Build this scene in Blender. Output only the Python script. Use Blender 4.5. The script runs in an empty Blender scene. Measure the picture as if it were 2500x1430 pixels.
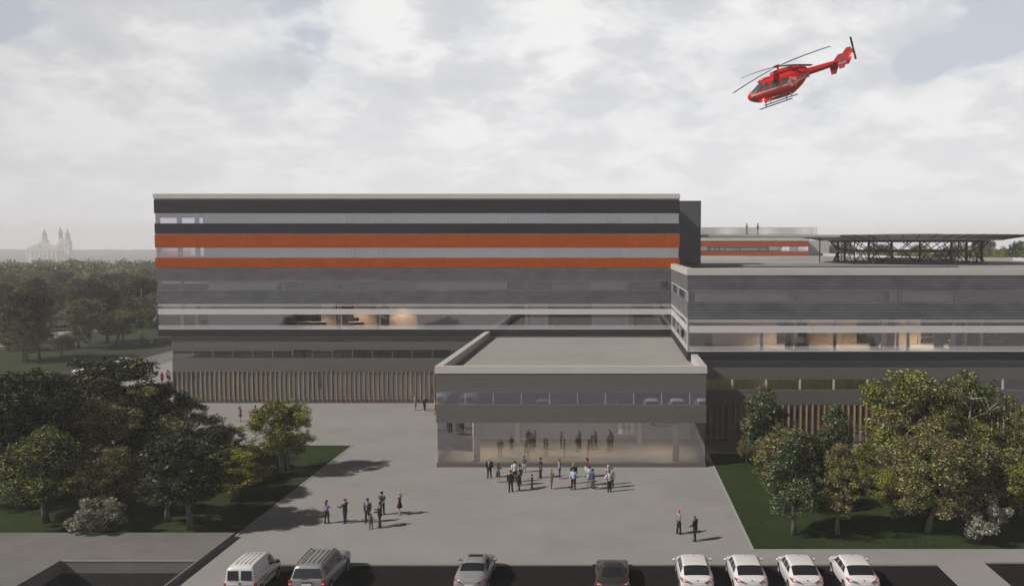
import bpy, math, random
import numpy as np
from mathutils import Vector, Matrix
R = math.radians
C = bpy.context.scene.collection
SC = bpy.context.scene

# ------------------------------------------------------------------ camera
CAM_F, CAM_U, CAM_V, CAM_Z = 1950.0, 1488.0, 715.0, 20.0
TILT = math.atan(117 / CAM_F)
cam_data = bpy.data.cameras.new('camera')
cam = bpy.data.objects.new('camera', cam_data)
C.objects.link(cam)
cam.location = (0, 0, CAM_Z)
cam.rotation_euler = (R(90) - TILT, 0, 0)
cam_data.sensor_width = 36
cam_data.lens = CAM_F / 2500 * 36
cam_data.shift_x = -(CAM_U - 1250) / 2500
cam_data.clip_start = 0.5
cam_data.clip_end = 8000
SC.camera = cam

# ------------------------------------------------------------------ light
SUN_EL, SUN_AZ = 40.0, 250.5           # azimuth clockwise from +Y
sd = bpy.data.lights.new('sun', 'SUN')
sd.energy = 5.0
sd.angle = R(0.6)
sd.color = (1.0, 0.945, 0.88)
sun = bpy.data.objects.new('sun', sd)
C.objects.link(sun)
_s = Vector((math.sin(R(SUN_AZ)) * math.cos(R(SUN_EL)), math.cos(R(SUN_AZ)) * math.cos(R(SUN_EL)), math.sin(R(SUN_EL))))
sun.rotation_euler = _s.to_track_quat('Z', 'Y').to_euler()

SC.view_settings.view_transform = 'Standard'
SC.view_settings.look = 'None'
SC.view_settings.exposure = 0.0
SC.view_settings.gamma = 1.0
cy = SC.cycles
cy.max_bounces = 8
cy.diffuse_bounces = 3
cy.glossy_bounces = 3
cy.transmission_bounces = 4
cy.transparent_max_bounces = 16
cy.volume_bounces = 2
cy.caustics_reflective = False
cy.caustics_refractive = False
cy.sample_clamp_indirect = 3.0
cy.use_denoising = True


class NT:
    """small helper for node trees"""
    def __init__(s, tree):
        s.t = tree
        s.n = tree.nodes
        s.l = tree.links

    def new(s, kind, **kw):
        nd = s.n.new(kind)
        for k, v in kw.items():
            setattr(nd, k, v)
        return nd

    def link(s, a, b):
        s.l.new(a, b)

    def math(s, op, a, b=None, clamp=False):
        m = s.n.new('ShaderNodeMath')
        m.operation = op
        m.use_clamp = clamp
        for i, v in enumerate((a, b)):
            if v is None:
                continue
            if isinstance(v, (int, float)):
                m.inputs[i].default_value = v
            else:
                s.l.new(v, m.inputs[i])
        return m.outputs[0]

    def mix(s, f, a, b, blend='MIX'):
        m = s.n.new('ShaderNodeMix')
        m.data_type = 'RGBA'
        m.blend_type = blend
        for i, v in ((0, f), (6, a), (7, b)):
            if isinstance(v, (int, float)):
                m.inputs[i].default_value = v
            elif isinstance(v, tuple):
                m.inputs[i].default_value = (v[0], v[1], v[2], 1)
            else:
                s.l.new(v, m.inputs[i])
        return m.outputs[2]

    def noise(s, vec, scale, detail=4, rough=0.5, dist=0.0):
        nz = s.n.new('ShaderNodeTexNoise')
        nz.inputs['Scale'].default_value = scale
        nz.inputs['Detail'].default_value = detail
        nz.inputs['Roughness'].default_value = rough
        nz.inputs['Distortion'].default_value = dist
        if vec is not None:
            s.l.new(vec, nz.inputs['Vector'])
        return nz.outputs['Fac']

    def ramp(s, fac, stops, interp='LINEAR'):
        r = s.n.new('ShaderNodeValToRGB')
        r.color_ramp.interpolation = interp
        el = r.color_ramp.elements
        while len(el) < len(stops):
            el.new(0.5)
        for e, (p, c) in zip(el, stops):
            e.position = p
            e.color = (c, c, c, 1) if isinstance(c, (int, float)) else (c[0], c[1], c[2], 1)
        s.l.new(fac, r.inputs[0])
        return r.outputs[0]


def ray(u, v):
    x = (u - CAM_U) / CAM_F
    y = (CAM_V - v) / CAM_F
    return x, math.cos(TILT) + y * math.sin(TILT), -math.sin(TILT) + y * math.cos(TILT)


def G(u, v, z=0.0):
    """world point on the level z that the photograph shows at (u, v)"""
    a, b, c = ray(u, v)
    k = (z - CAM_Z) / c
    return a * k, b * k


# ------------------------------------------------------------------ sky
world = bpy.data.worlds.new('World')
SC.world = world
world.use_nodes = True
W = NT(world.node_tree)
W.n.clear()
tc = W.new('ShaderNodeTexCoord')
sep = W.new('ShaderNodeSeparateXYZ')
W.link(tc.outputs['Generated'], sep.inputs[0])
sky = W.new('ShaderNodeTexSky', sky_type='NISHITA')
sky.sun_disc = False
sky.sun_elevation = R(SUN_EL)
sky.sun_rotation = R(SUN_AZ)
skyc = W.mix(1.0, sky.outputs[0], (0.075, 0.075, 0.075), 'MULTIPLY')
zp = W.math('ADD', W.math('MAXIMUM', sep.outputs[2], 0.0), 0.34)
cx_ = W.math('DIVIDE', sep.outputs[0], zp)
cy_ = W.math('DIVIDE', sep.outputs[1], zp)
comb = W.new('ShaderNodeCombineXYZ')
W.link(cx_, comb.inputs[0])
W.link(cy_, comb.inputs[1])
comb.inputs[2].default_value = 3.7
cv = comb.outputs[0]
n1 = W.noise(cv, 2.4, 10, 0.58, 0.12)
n2 = W.noise(cv, 4.6, 10, 0.60, 0.15)

n3 = W.noise(cv, 0.55, 3, 0.5)
cover = W.math('ADD', W.math('MULTIPLY', n1, 0.75), W.math('MULTIPLY', n3, 0.35))
# gaps close towards the horizon
cover = W.math('ADD', cover, W.math('MULTIPLY', W.math('SUBTRACT', 0.30, sep.outputs[2]), 0.55))


def hole(u, v, rx, k):
    x, y, z = ray(u, v)
    L = math.sqrt(x * x + y * y + z * z)
    x, y, z = x / L, y / L, z / L
    q = W.new('ShaderNodeVectorMath', operation='DISTANCE')
    W.link(tc.outputs['Generated'], q.inputs[0])
    q.inputs[1].default_value = (x, y, z)
    f = W.math('SUBTRACT', 1.0, W.math('DIVIDE', q.outputs['Value'], rx), True)
    return W.math('MULTIPLY', W.math('MULTIPLY', f, f), k * 1.5)


for h_ in ((560, 60, .20, .06), (780, 110, .22, .13), (2440, 80, .085, .24), (2250, 150, .075, .20), (20, 60, .12, .14)):
    cover = W.math('SUBTRACT', cover, hole(*h_))
cover = W.math('ADD', cover, hole(935, 40, .10, .25))
n2 = W.math('ADD', n2, hole(935, 50, .09, .16))
n2 = W.math('ADD', n2, hole(1900, 420, .30, .05))
mask = W.ramp(cover, [(0.0, 0.0), (0.475, 0.0), (0.535, 0.72), (0.66, 1.0)], 'EASE')
body = W.ramp(n2, [(0.34, (0.575, 0.585, 0.61)), (0.46, (0.64, 0.645, 0.665)), (0.51, (0.72, 0.72, 0.73)), (0.58, (0.82, 0.815, 0.81))])
blue = W.mix(0.12, (0.53, 0.56, 0.62), skyc)
cloud = W.mix(mask, blue, body)
# paler towards the horizon, unseen sky overhead dimmed to deepen the shadows
hz = W.ramp(sep.outputs[2], [(0.0, 1.0), (0.09, 0.55), (0.20, 0.10), (0.34, 0.0)], 'EASE')
cloud = W.mix(hz, cloud, (0.80, 0.80, 0.815))
top = W.ramp(sep.outputs[2], [(0.0, 1.0), (0.30, 1.0), (0.42, 0.11), (1.0, 0.06)], 'EASE')
cloud = W.mix(1.0, cloud, top, 'MULTIPLY')
# left part of the sky (towards -X) is a little duller
side = W.ramp(W.math('ADD', W.math('MULTIPLY', sep.outputs[0], 0.5), 0.5), [(0.10, 0.80), (0.42, 1.0), (1.0, 0.97)], 'EASE')
cloud = W.mix(1.0, cloud, side, 'MULTIPLY')
bg = W.new('ShaderNodeBackground')
bg.inputs[1].default_value = 1.12
W.link(cloud, bg.inputs[0])
wo = W.new('ShaderNodeOutputWorld')
W.link(bg.outputs[0], wo.inputs[0])


# ------------------------------------------------------------------ helpers
class MB:
    """collects polygons, builds ONE mesh object"""
    def __init__(s):
        s.v = []
        s.f = []
        s.m = []

    def add(s, verts, faces, mi=0):
        o = len(s.v)
        s.v.extend([tuple(p) for p in verts])
        for f in faces:
            s.f.append(tuple(i + o for i in f))
            s.m.append(mi)

    def box(s, x0, x1, y0, y1, z0, z1, mi=0):
        v = [(x0, y0, z0), (x1, y0, z0), (x1, y1, z0), (x0, y1, z0), (x0, y0, z1), (x1, y0, z1), (x1, y1, z1), (x0, y1, z1)]
        s.add(v, [(0, 3, 2, 1), (4, 5, 6, 7), (0, 1, 5, 4), (1, 2, 6, 5), (2, 3, 7, 6), (3, 0, 4, 7)], mi)

    def prism(s, poly, z0, z1, mi=0):
        n = len(poly)
        v = [(p[0], p[1], z0) for p in poly] + [(p[0], p[1], z1) for p in poly]
        f = [tuple(reversed(range(n))), tuple(range(n, 2 * n))] + [(i, (i + 1) % n, n + (i + 1) % n, n + i) for i in range(n)]
        s.add(v, f, mi)

    def loft(s, rings, cap=True, mi=0, closed=True):
        n = len(rings[0])
        v = [p for r in rings for p in r]
        f = []
        for a in range(len(rings) - 1):
            for i in range(n if closed else n - 1):
                j = (i + 1) % n
                f.append((a * n + i, a * n + j, (a + 1) * n + j, (a + 1) * n + i))
        if cap:
            f.append(tuple(reversed(range(n))))
            f.append(tuple((len(rings) - 1) * n + i for i in range(n)))
        s.add(v, f, mi)

    def tube(s, pts, rad, seg=8, mi=0, cap=True):
        pts = [Vector(p) for p in pts]
        if isinstance(rad, (int, float)):
            rad = [rad] * len(pts)
        rings = []
        up = None
        for i, p in enumerate(pts):
            d = (pts[min(i + 1, len(pts) - 1)] - pts[max(i - 1, 0)])
            if d.length < 1e-9:
                d = Vector((0, 0, 1))
            d.normalize()
            if up is None:
                up = Vector((1, 0, 0)) if abs(d.x) < 0.8 else Vector((0, 1, 0))
            a = d.cross(up).normalized()
            b = d.cross(a).normalized()
            up = -b if False else up
            r = rad[i]
            rx, ry = (r, r) if isinstance(r, (int, float)) else r
            rings.append([tuple(p + a * (math.cos(t) * rx) + b * (math.sin(t) * ry)) for t in [2 * math.pi * k / seg for k in range(seg)]])
        s.loft(rings, cap, mi)

    def disc_cyl(s, c, r, h, seg=24, axis='z', mi=0, r2=None):
        r2 = r if r2 is None else r2
        rings = []
        for k, rr in ((0, r), (1, r2)):
            ring = []
            for i in range(seg):
                t = 2 * math.pi * i / seg
                a, b = rr * math.cos(t), rr * math.sin(t)
                if axis == 'z':
                    ring.append((c[0] + a, c[1] + b, c[2] + h * k))
                elif axis == 'x':
                    ring.append((c[0] + h * k, c[1] + a, c[2] + b))
                else:
                    ring.append((c[0] + a, c[1] + h * k, c[2] + b))
            rings.append(ring)
        s.loft(rings, True, mi)

    def ball(s, c, r, nu=10, nv=7, mi=0):
        rx, ry, rz = (r, r, r) if isinstance(r, (int, float)) else r
        rings = []
        for j in range(1, nv):
            ph = math.pi * j / nv
            rings.append([(c[0] + rx * math.sin(ph) * math.cos(2 * math.pi * i / nu), c[1] + ry * math.sin(ph) * math.sin(2 * math.pi * i / nu), c[2] - rz * math.cos(ph)) for i in range(nu)])
        s.loft(rings, True, mi)

    def build(s, name, mat, parent=None, smooth=False, xf=None):
        me = bpy.data.meshes.new(name)
        me.from_pydata(s.v, [], s.f)
        mats = mat if isinstance(mat, (list, tuple)) else [mat]
        for m in mats:
            me.materials.append(m)
        if len(mats) > 1:
            me.polygons.foreach_set('material_index', s.m)
        if smooth:
            me.polygons.foreach_set('use_smooth', [True] * len(s.f))
        me.update()
        o = bpy.data.objects.new(name, me)
        C.objects.link(o)
        if parent is not None:
            o.parent = parent
        if smooth == 'auto':
            try:
                me.set_sharp_from_angle(angle=R(35))
            except Exception:
                pass
        return o


def tag(o, label=None, cat=None, group=None, kind=None):
    if label:
        o['label'] = label
    if cat:
        o['category'] = cat
    if group:
        o['group'] = group
    if kind:
        o['kind'] = kind
    return o


def thing(name, label, cat, loc=(0, 0, 0), rz=0.0, group=None):
    o = bpy.data.objects.new(name, None)
    o.empty_display_size = 0.3
    C.objects.link(o)
    o.location = loc
    o.rotation_euler = (0, 0, rz)
    return tag(o, label, cat, group)


def copy_tree(o, parent=None):
    c = o.copy()
    C.objects.link(c)
    if parent is not None:
        c.parent = parent
    for ch in list(o.children):
        copy_tree(ch, c)
    return c


# ------------------------------------------------------------------ materials
def mat(name, col, rough=0.6, metal=0.0, spec=0.5, var=0.0, vscale=2.0, bump=0.0, bscale=20.0, stretch=None, coat=0.0, dirt=None):
    m = bpy.data.materials.new(name)
    m.use_nodes = True
    N = NT(m.node_tree)
    b = N.n['Principled BSDF']
    b.inputs['Roughness'].default_value = rough
    b.inputs['Metallic'].default_value = metal
    b.inputs['Specular IOR Level'].default_value = spec
    b.inputs['Coat Weight'].default_value = coat
    b.inputs['Base Color'].default_value = (*col, 1)
    if var or bump or dirt:
        t = N.new('ShaderNodeTexCoord')
        vec = t.outputs['Object']
        if stretch:
            mp = N.new('ShaderNodeMapping')
            mp.inputs['Scale'].default_value = stretch
            N.link(vec, mp.inputs[0])
            vec = mp.outputs[0]
        if var or dirt:
            f = N.noise(vec, vscale, 6, 0.6)
            lo = tuple(max(0, c * (1 - var)) for c in col)
            hi = tuple(c * (1 + var) for c in col)
            c = N.ramp(f, [(0.30, lo), (0.70, hi)])
            if dirt:
                f2 = N.noise(vec, dirt[0], 5, 0.65)
                k = N.ramp(f2, [(dirt[1], 0.0), (dirt[1] + 0.15, 1.0)])
                c = N.mix(N.math('MULTIPLY', k, dirt[3]), c, dirt[2])
            N.link(c, b.inputs['Base Color'])
            rr = N.ramp(f, [(0.3, min(1, rough * 1.15)), (0.7, rough * 0.85)])
            N.link(rr, b.inputs['Roughness'])
        if bump:
            bn = N.new('ShaderNodeBump')
            bn.inputs['Strength'].default_value = bump
            bn.inputs['Distance'].default_value = 0.02
            N.link(N.noise(vec, bscale, 4, 0.6), bn.inputs['Height'])
            N.link(bn.outputs[0], b.inputs['Normal'])
    return m


def glass_mat(name, tint=(0.62, 0.63, 0.66), refl=0.16, ior=1.5, rough=0.02):
    m = bpy.data.materials.new(name)
    m.use_nodes = True
    N = NT(m.node_tree)
    N.n.clear()
    out = N.new('ShaderNodeOutputMaterial')
    tr = N.new('ShaderNodeBsdfTransparent')
    tr.inputs[0].default_value = (*tint, 1)
    gl = N.new('ShaderNodeBsdfGlossy')
    gl.inputs['Roughness'].default_value = rough
    gl.inputs[0].default_value = (0.95, 0.93, 0.97, 1)
    fr = N.new('ShaderNodeFresnel')
    fr.inputs[0].default_value = ior
    fac = N.math('ADD', N.math('MULTIPLY', fr.outputs[0], 1.0), refl, clamp=True)
    mx = N.new('ShaderNodeMixShader')
    N.link(fac, mx.inputs[0])
    N.link(tr.outputs[0], mx.inputs[1])
    N.link(gl.outputs[0], mx.inputs[2])
    N.link(mx.outputs[0], out.inputs[0])
    return m


def frit_mat(name, col, alpha):
    m = bpy.data.materials.new(name)
    m.use_nodes = True
    N = NT(m.node_tree)
    b = N.n['Principled BSDF']
    b.inputs['Base Color'].default_value = (*col, 1)
    b.inputs['Roughness'].default_value = 0.35
    b.inputs['Alpha'].default_value = alpha
    return m


def emit_mat(name, col, s):
    m = bpy.data.materials.new(name)
    m.use_nodes = True
    b = m.node_tree.nodes['Principled BSDF']
    b.inputs['Base Color'].default_value = (*col, 1)
    b.inputs['Emission Color'].default_value = (*col, 1)
    b.inputs['Emission Strength'].default_value = s
    return m


def leaf_mat(name, stops, trans=0.16, gain=1.65):
    m = bpy.data.materials.new(name)
    m.use_nodes = True
    N = NT(m.node_tree)
    N.n.clear()
    out = N.new('ShaderNodeOutputMaterial')
    g = N.new('ShaderNodeNewGeometry')
    c = N.ramp(g.outputs['Random Per Island'], stops)
    t = N.new('ShaderNodeTexCoord')
    f = N.noise(t.outputs['Object'], 0.9, 3, 0.6)
    c = N.mix(1.0, c, N.ramp(f, [(0.3, 0.72 * gain), (0.7, 1.28 * gain)]), 'MULTIPLY')
    d = N.new('ShaderNodeBsdfPrincipled')
    d.inputs['Roughness'].default_value = 0.55
    d.inputs['Specular IOR Level'].default_value = 0.12
    tl = N.new('ShaderNodeBsdfTranslucent')
    N.link(c, d.inputs['Base Color'])
    N.link(c, tl.inputs[0])
    mx = N.new('ShaderNodeMixShader')
    mx.inputs[0].default_value = trans
    N.link(d.outputs[0], mx.inputs[1])
    N.link(tl.outputs[0], mx.inputs[2])
    N.link(mx.outputs[0], out.inputs[0])
    return m


M = {}
M['plaza'] = mat('plaza_concrete', (0.238, 0.229, 0.223), 0.72, var=0.085, vscale=0.22, bump=0.05, bscale=8, spec=0.35, dirt=(0.09, 0.50, (0.205, 0.195, 0.188), 0.5))
M['slab'] = mat('slab_concrete', (0.14, 0.134, 0.125), 0.8, var=0.09, vscale=0.5, spec=0.3, dirt=(0.15, 0.5, (0.105, 0.10, 0.094), 0.6))
M['roof'] = mat('roof_concrete', (0.27, 0.255, 0.245), 0.8, var=0.05, vscale=0.35, spec=0.3, dirt=(0.12, 0.48, (0.23, 0.22, 0.212), 0.5))
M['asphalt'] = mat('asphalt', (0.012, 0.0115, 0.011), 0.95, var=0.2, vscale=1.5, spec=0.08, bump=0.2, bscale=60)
M['road'] = mat('road_asphalt', (0.032, 0.031, 0.034), 0.85, var=0.15, vscale=0.7, spec=0.25)
M['kerb'] = mat('kerb_stone', (0.27, 0.262, 0.25), 0.8, var=0.1, vscale=2)
M['rampwall'] = mat('shaded_ramp_concrete', (0.022, 0.021, 0.020), 0.9, var=0.12, vscale=0.8)  # near black, the shade inside the ramp put into the concrete colour
M['cap'] = mat('parapet_metal', (0.46, 0.44, 0.42), 0.42, metal=0.0, var=0.05, vscale=0.4, spec=0.5)
M['strip'] = mat('recessed_strip', (0.17, 0.165, 0.16), 0.5, var=0.05)  # narrow recessed band with its own grey
M['dark'] = mat('dark_cladding', (0.026, 0.026, 0.029), 0.6, var=0.12, vscale=0.3, stretch=(0.3, 0.3, 2), spec=0.2)
M['band'] = mat('charcoal_band', (0.022, 0.022, 0.024), 0.6, var=0.1, spec=0.2)
M['tower'] = mat('tower_cladding', (0.070, 0.070, 0.078), 0.5, var=0.06, vscale=0.4)
M['conc'] = mat('board_concrete', (0.116, 0.117, 0.130), 0.75, var=0.22, vscale=0.55, stretch=(0.8, 0.8, 1.6), dirt=(0.35, 0.5, (0.078, 0.080, 0.094), 0.6))
M['rib'] = mat('ribbed_metal', (0.132, 0.126, 0.119), 0.5, metal=0.2, var=0.08, vscale=0.35, stretch=(0.3, 0.3, 3))
M['slabedge'] = mat('floor_slab_paint', (0.45, 0.44, 0.44), 0.7)
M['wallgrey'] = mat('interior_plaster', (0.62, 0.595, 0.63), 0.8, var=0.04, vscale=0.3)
M['walltop'] = mat('interior_plaster_darkened', (0.25, 0.24, 0.255), 0.8, var=0.04, vscale=0.3)  # plaster copy darkened in colour to offset sun and sky on upper glass
M['lavender'] = mat('lavender_reflection', (0.92, 0.89, 0.94), 0.8, var=0.04, vscale=0.3)  # uniform reflection of the strip glass put into a backing colour
M['olive'] = mat('olive_reflection', (0.80, 0.76, 0.38), 0.8, var=0.2, vscale=0.6, stretch=(3, 3, .5))  # lawn reflection of the wing's strip glass put into a backing colour
M['wallwarm'] = mat('interior_wood_panel', (0.60, 0.47, 0.35), 0.6, var=0.06, vscale=0.4)
M['walldark'] = mat('interior_dark_panel', (0.10, 0.095, 0.10), 0.6)
M['column'] = mat('interior_column', (0.75, 0.74, 0.73), 0.5, var=0.03)
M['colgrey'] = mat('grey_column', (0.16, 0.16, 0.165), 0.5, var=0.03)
M['mutedframe'] = mat('grey_mullion', (0.20, 0.195, 0.19), 0.5)
M['frame'] = mat('white_mullion', (0.46, 0.45, 0.45), 0.4)
M['glass'] = glass_mat('window_glass', (0.86, 0.85, 0.90), 0.20, 1.5)
M['glass_low'] = glass_mat('ground_floor_glass', (0.90, 0.89, 0.88), 0.20, 1.5)
M['glass_lobby'] = glass_mat('lobby_glass', (0.88, 0.87, 0.87), 0.30, 1.5)
M['frit'] = frit_mat('white_frit', (0.72, 0.70, 0.71), 0.6)
M['timber'] = mat('timber_fin', (0.25, 0.19, 0.115), 0.6, var=0.35, vscale=1.5, stretch=(1, 1, 0.15))
M['timber_r'] = mat('timber_fin_red', (0.28, 0.19, 0.115), 0.6, var=0.35, vscale=1.5, stretch=(1, 1, 0.15))
M['steel'] = mat('dark_steel', (0.035, 0.037, 0.042), 0.45, metal=0.3, var=0.1)
M['deck'] = mat('deck_panel', (0.36, 0.36, 0.375), 0.5, metal=0.0, var=0.12, vscale=1.2)
M['redpad'] = mat('red_pad_paint', (0.42, 0.075, 0.03), 0.6, var=0.08)
M['rail'] = mat('railing_metal', (0.36, 0.35, 0.34), 0.4, metal=0.3)
M['stone'] = mat('haze_paled_stone', (0.62, 0.56, 0.54), 0.8, var=0.12, vscale=0.05)  # paled so the colour carries part of the distance haze
M['lead'] = mat('lead_roof', (0.10, 0.10, 0.105), 0.6)
M['trunk'] = mat('bark', (0.10, 0.088, 0.075), 0.9, var=0.35, vscale=3, stretch=(1, 1, 0.3), bump=0.4, bscale=10)
M['birch'] = mat('pale_bark', (0.42, 0.40, 0.38), 0.8, var=0.35, vscale=4, stretch=(0.6, 0.6, 2), dirt=(5, 0.56, (0.07, 0.06, 0.055), 0.9))


def orange_mat():
    m = mat('orange_panel', (0.36, 0.07, 0.012), 0.65, spec=0.1)
    N = NT(m.node_tree)
    b = N.n['Principled BSDF']
    t = N.new('ShaderNodeTexCoord')
    s = N.new('ShaderNodeSeparateXYZ')
    N.link(t.outputs['Object'], s.inputs[0])
    fr = N.math('FRACT', N.math('DIVIDE', N.math('ADD', s.outputs[0], 57.6 + 0.02), 3.07))
    joint = N.math('LESS_THAN', fr, 0.013)
    n = N.noise(t.outputs['Object'], 0.5, 4, 0.6)
    cc = N.ramp(n, [(0.3, (0.29, 0.056, 0.007)), (0.7, (0.35, 0.070, 0.009))])
    N.link(N.mix(joint, cc, (0.08, 0.03, 0.015)), b.inputs['Base Color'])
    return m


M['orange'] = orange_mat()


def grass_mat(name, a, b_, c):
    m = bpy.data.materials.new(name)
    m.use_nodes = True
    N = NT(m.node_tree)
    b = N.n['Principled BSDF']
    b.inputs['Roughness'].default_value = 0.9
    b.inputs['Specular IOR Level'].default_value = 0.1
    t = N.new('ShaderNodeTexCoord')
    f1 = N.noise(t.outputs['Object'], 0.18, 5, 0.6)
    f2 = N.noise(t.outputs['Object'], 3.5, 6, 0.75)
    col = N.ramp(f2, [(0.28, a), (0.52, b_), (0.75, c)])
    col = N.mix(1.0, col, N.ramp(f1, [(0.3, 0.78), (0.7, 1.2)]), 'MULTIPLY')
    N.link(col, b.inputs['Base Color'])
    bn = N.new('ShaderNodeBump')
    bn.inputs['Strength'].default_value = 0.7
    bn.inputs['Distance'].default_value = 0.06
    N.link(N.noise(t.outputs['Object'], 9, 5, 0.7), bn.inputs['Height'])
    N.link(bn.outputs[0], b.inputs['Normal'])
    return m


M['grass'] = grass_mat('lawn_grass', (0.010, 0.017, 0.004), (0.022, 0.035, 0.009), (0.052, 0.063, 0.022))
M['field'] = grass_mat('field_grass', (0.025, 0.033, 0.014), (0.032, 0.042, 0.018), (0.045, 0.052, 0.025))
LEAF = {  # brightest stops put sunlit highlights into the leaf colour
    'green': leaf_mat('leaves_green', [(0.0, (0.008, 0.014, 0.005)), (0.5, (0.022, 0.034, 0.010)), (0.75, (0.085, 0.100, 0.028)), (1.0, (0.30, 0.29, 0.10))]),
    'brown': leaf_mat('leaves_brown', [(0.0, (0.020, 0.022, 0.008)), (0.5, (0.060, 0.058, 0.020)), (0.8, (0.15, 0.135, 0.052)), (1.0, (0.32, 0.27, 0.13))]),
    'yellow': leaf_mat('leaves_yellow_green', [(0.0, (0.018, 0.024, 0.005)), (0.5, (0.055, 0.062, 0.012)), (0.75, (0.16, 0.160, 0.032)), (1.0, (0.36, 0.34, 0.08))]),
    'dark': leaf_mat('leaves_dark', [(0.0, (0.004, 0.006, 0.003)), (0.50, (0.012, 0.018, 0.006)), (0.82, (0.048, 0.056, 0.018)), (1.0, (0.24, 0.22, 0.075))], gain=1.15),
    'berry': leaf_mat('leaves_with_berries', [(0.0, (0.010, 0.024, 0.010)), (0.5, (0.030, 0.054, 0.022)), (0.8, (0.11, 0.145, 0.065)), (0.955, (0.30, 0.33, 0.17)), (0.965, (0.26, 0.03, 0.015)), (1.0, (0.30, 0.05, 0.02))], gain=1.25),
    'blue': leaf_mat('leaves_blue_green', [(0.0, (0.004, 0.010, 0.004)), (0.5, (0.015, 0.028, 0.012)), (0.85, (0.05, 0.075, 0.035)), (0.975, (0.22, 0.27, 0.15)), (1.0, (0.24, 0.06, 0.03))], gain=1.1),
    'silver': leaf_mat('leaves_silver', [(0.0, (0.10, 0.105, 0.07)), (0.5, (0.22, 0.22, 0.16)), (1.0, (0.52, 0.52, 0.43))], 0.15, gain=1.0),
}

# ------------------------------------------------------------------ ground
def ground():
    xs = sorted({-3100, -2200, -1600, -1100, -700, -400, -200, -120, -34.3, -25.82, 0, 80, 200, 400, 700, 1100, 1600, 2200, 3100})
    ys = sorted({-280, -100, 0, 30, 48.9, 80, 120, 200, 300, 420, 560, 700, 900, 1100, 1300, 1500, 1700, 1900, 2100, 2300, 2500, 2700, 2950})

    def h(x, y):
        if y <= 420:
            return -0.12
        if y <= 1100:
            return -0.12 - 12 * (y - 420) / 680
        if y <= 1700:
            return -12.12 - 11.38 * (y - 1100) / 600
        return -23.5 if y <= 2100 else -23.5 + 12 * min(1, (y - 2100) / 400)
    v = [(x, y, h(x, y)) for y in ys for x in xs]
    nx = len(xs)
    f = []
    for j in range(len(ys) - 1):
        for i in range(nx - 1):
            if xs[i] == -34.3 and ys[j] == 30:
                continue
            a = j * nx + i
            f.append((a, a + 1, a + nx + 1, a + nx))
    b = MB()
    b.add(v, f)
    o = b.build('ground', M['field'])
    tag(o, kind='structure')


ground()


def sheet(name, polys, z0, z1, m):
    b = MB()
    for p in polys:
        b.prism(p, z0, z1)
    o = b.build(name, m)
    return tag(o, kind='structure')


def rect(x0, x1, y0, y1):
    return [(x0, y0), (x1, y0), (x1, y1), (x0, y1)]


sheet('plaza', [rect(-25.66, 9.4, 49.05, 101.5), rect(-25.66, -21.4, 20, 49.05), rect(20.62, 23.65, 20, 49.4),
                rect(9.4, 80, 49.4, 51.38), rect(9.4, 20.62, 49.05, 49.4), rect(-62, -25.66, 78.95, 101.5), rect(-62, -55.0, 101.5, 200),
                rect(9.4, 80, 75.75, 80.2), rect(-75.6, -62, 100.5, 200), rect(-82.3, -75.6, 20, 330)], -0.4, 0.0, M['plaza'])
sheet('reflected_paving', [rect(-700, 700, -280, 19.9)], -0.35, -0.09, M['plaza'])  # unseen paving added behind the camera to lighten the window reflections
sheet('parking_asphalt', [rect(-21.4, 20.62, 20, 49.05), rect(23.65, 80, 20, 49.4)], -0.35, -0.10, M['asphalt'])
sheet('road', [rect(-87.6, -82.3, 20, 330)], -0.35, -0.10, M['road'])
sheet('path', [rect(-128, -119.5, 150, 330)], -0.35, -0.06, M['plaza'])
sheet('path', [rect(-119.4, -115.5, 150, 330)], -0.35, -0.09, M['road'])
g_ = sheet('lawn', [rect(-75, -25.80, 53.72, 78.8)], -0.3, 0.03, M['grass'])
sheet('lawn', [rect(9.52, 80, 51.5, 75.63)], -0.3, 0.03, M['grass'])
sheet('kerb', [rect(-75, -25.66, 78.8, 78.95), rect(-25.8, -25.66, 51.6, 78.8)], -0.3, 0.035, M['kerb'])
sheet('kerb', [rect(9.4, 9.52, 51.38, 75.75), rect(9.52, 80, 51.38, 51.5), rect(9.52, 80, 75.63, 75.75)], -0.3, 0.035, M['kerb'])


def ramp():
    """raised paved terrace with the open ramp of the underground garage"""
    r = thing('garage_ramp', 'sunken dark garage ramp opening framed by a raised concrete terrace', 'garage ramp', (-30, 48, 0))
    b = MB()
    z = 0.35
    b.box(-90, -25.68, 48.9, 53.66, -0.5, z)
    b.box(-90, -34.3, 20, 48.9, -0.5, z)
    b.box(-25.8, -25.68, 20, 48.9, -4.5, z + 0.0)
    b.build('terrace', M['slab'], r).location = (30, -48, 0)
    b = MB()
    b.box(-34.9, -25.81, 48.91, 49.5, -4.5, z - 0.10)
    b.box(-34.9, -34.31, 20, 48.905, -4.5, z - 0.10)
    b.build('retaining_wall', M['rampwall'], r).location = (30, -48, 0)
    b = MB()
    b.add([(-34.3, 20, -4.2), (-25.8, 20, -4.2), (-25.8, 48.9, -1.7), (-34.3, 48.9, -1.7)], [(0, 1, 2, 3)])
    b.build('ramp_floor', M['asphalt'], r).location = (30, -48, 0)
    b = MB()
    b.box(-34.3, -25.8, 48.86, 48.905, z - 0.10, z + 0.004)
    b.build('edge_strip', M['kerb'], r).location = (30, -48, 0)


ramp()


# ------------------------------------------------------------------ buildings
def ring(parent, name, m, x0, x1, y0, y1, prof, smooth=False):
    """closed band round a rectangular footprint; prof = [(outward offset, z), ...]"""
    b = MB()
    rings = [[(x0 - o, y0 - o, z), (x1 + o, y0 - o, z), (x1 + o, y1 + o, z), (x0 - o, y1 + o, z)] for o, z in prof]
    b.loft(rings, cap=False)
    return b.build(name, m, parent)


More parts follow.
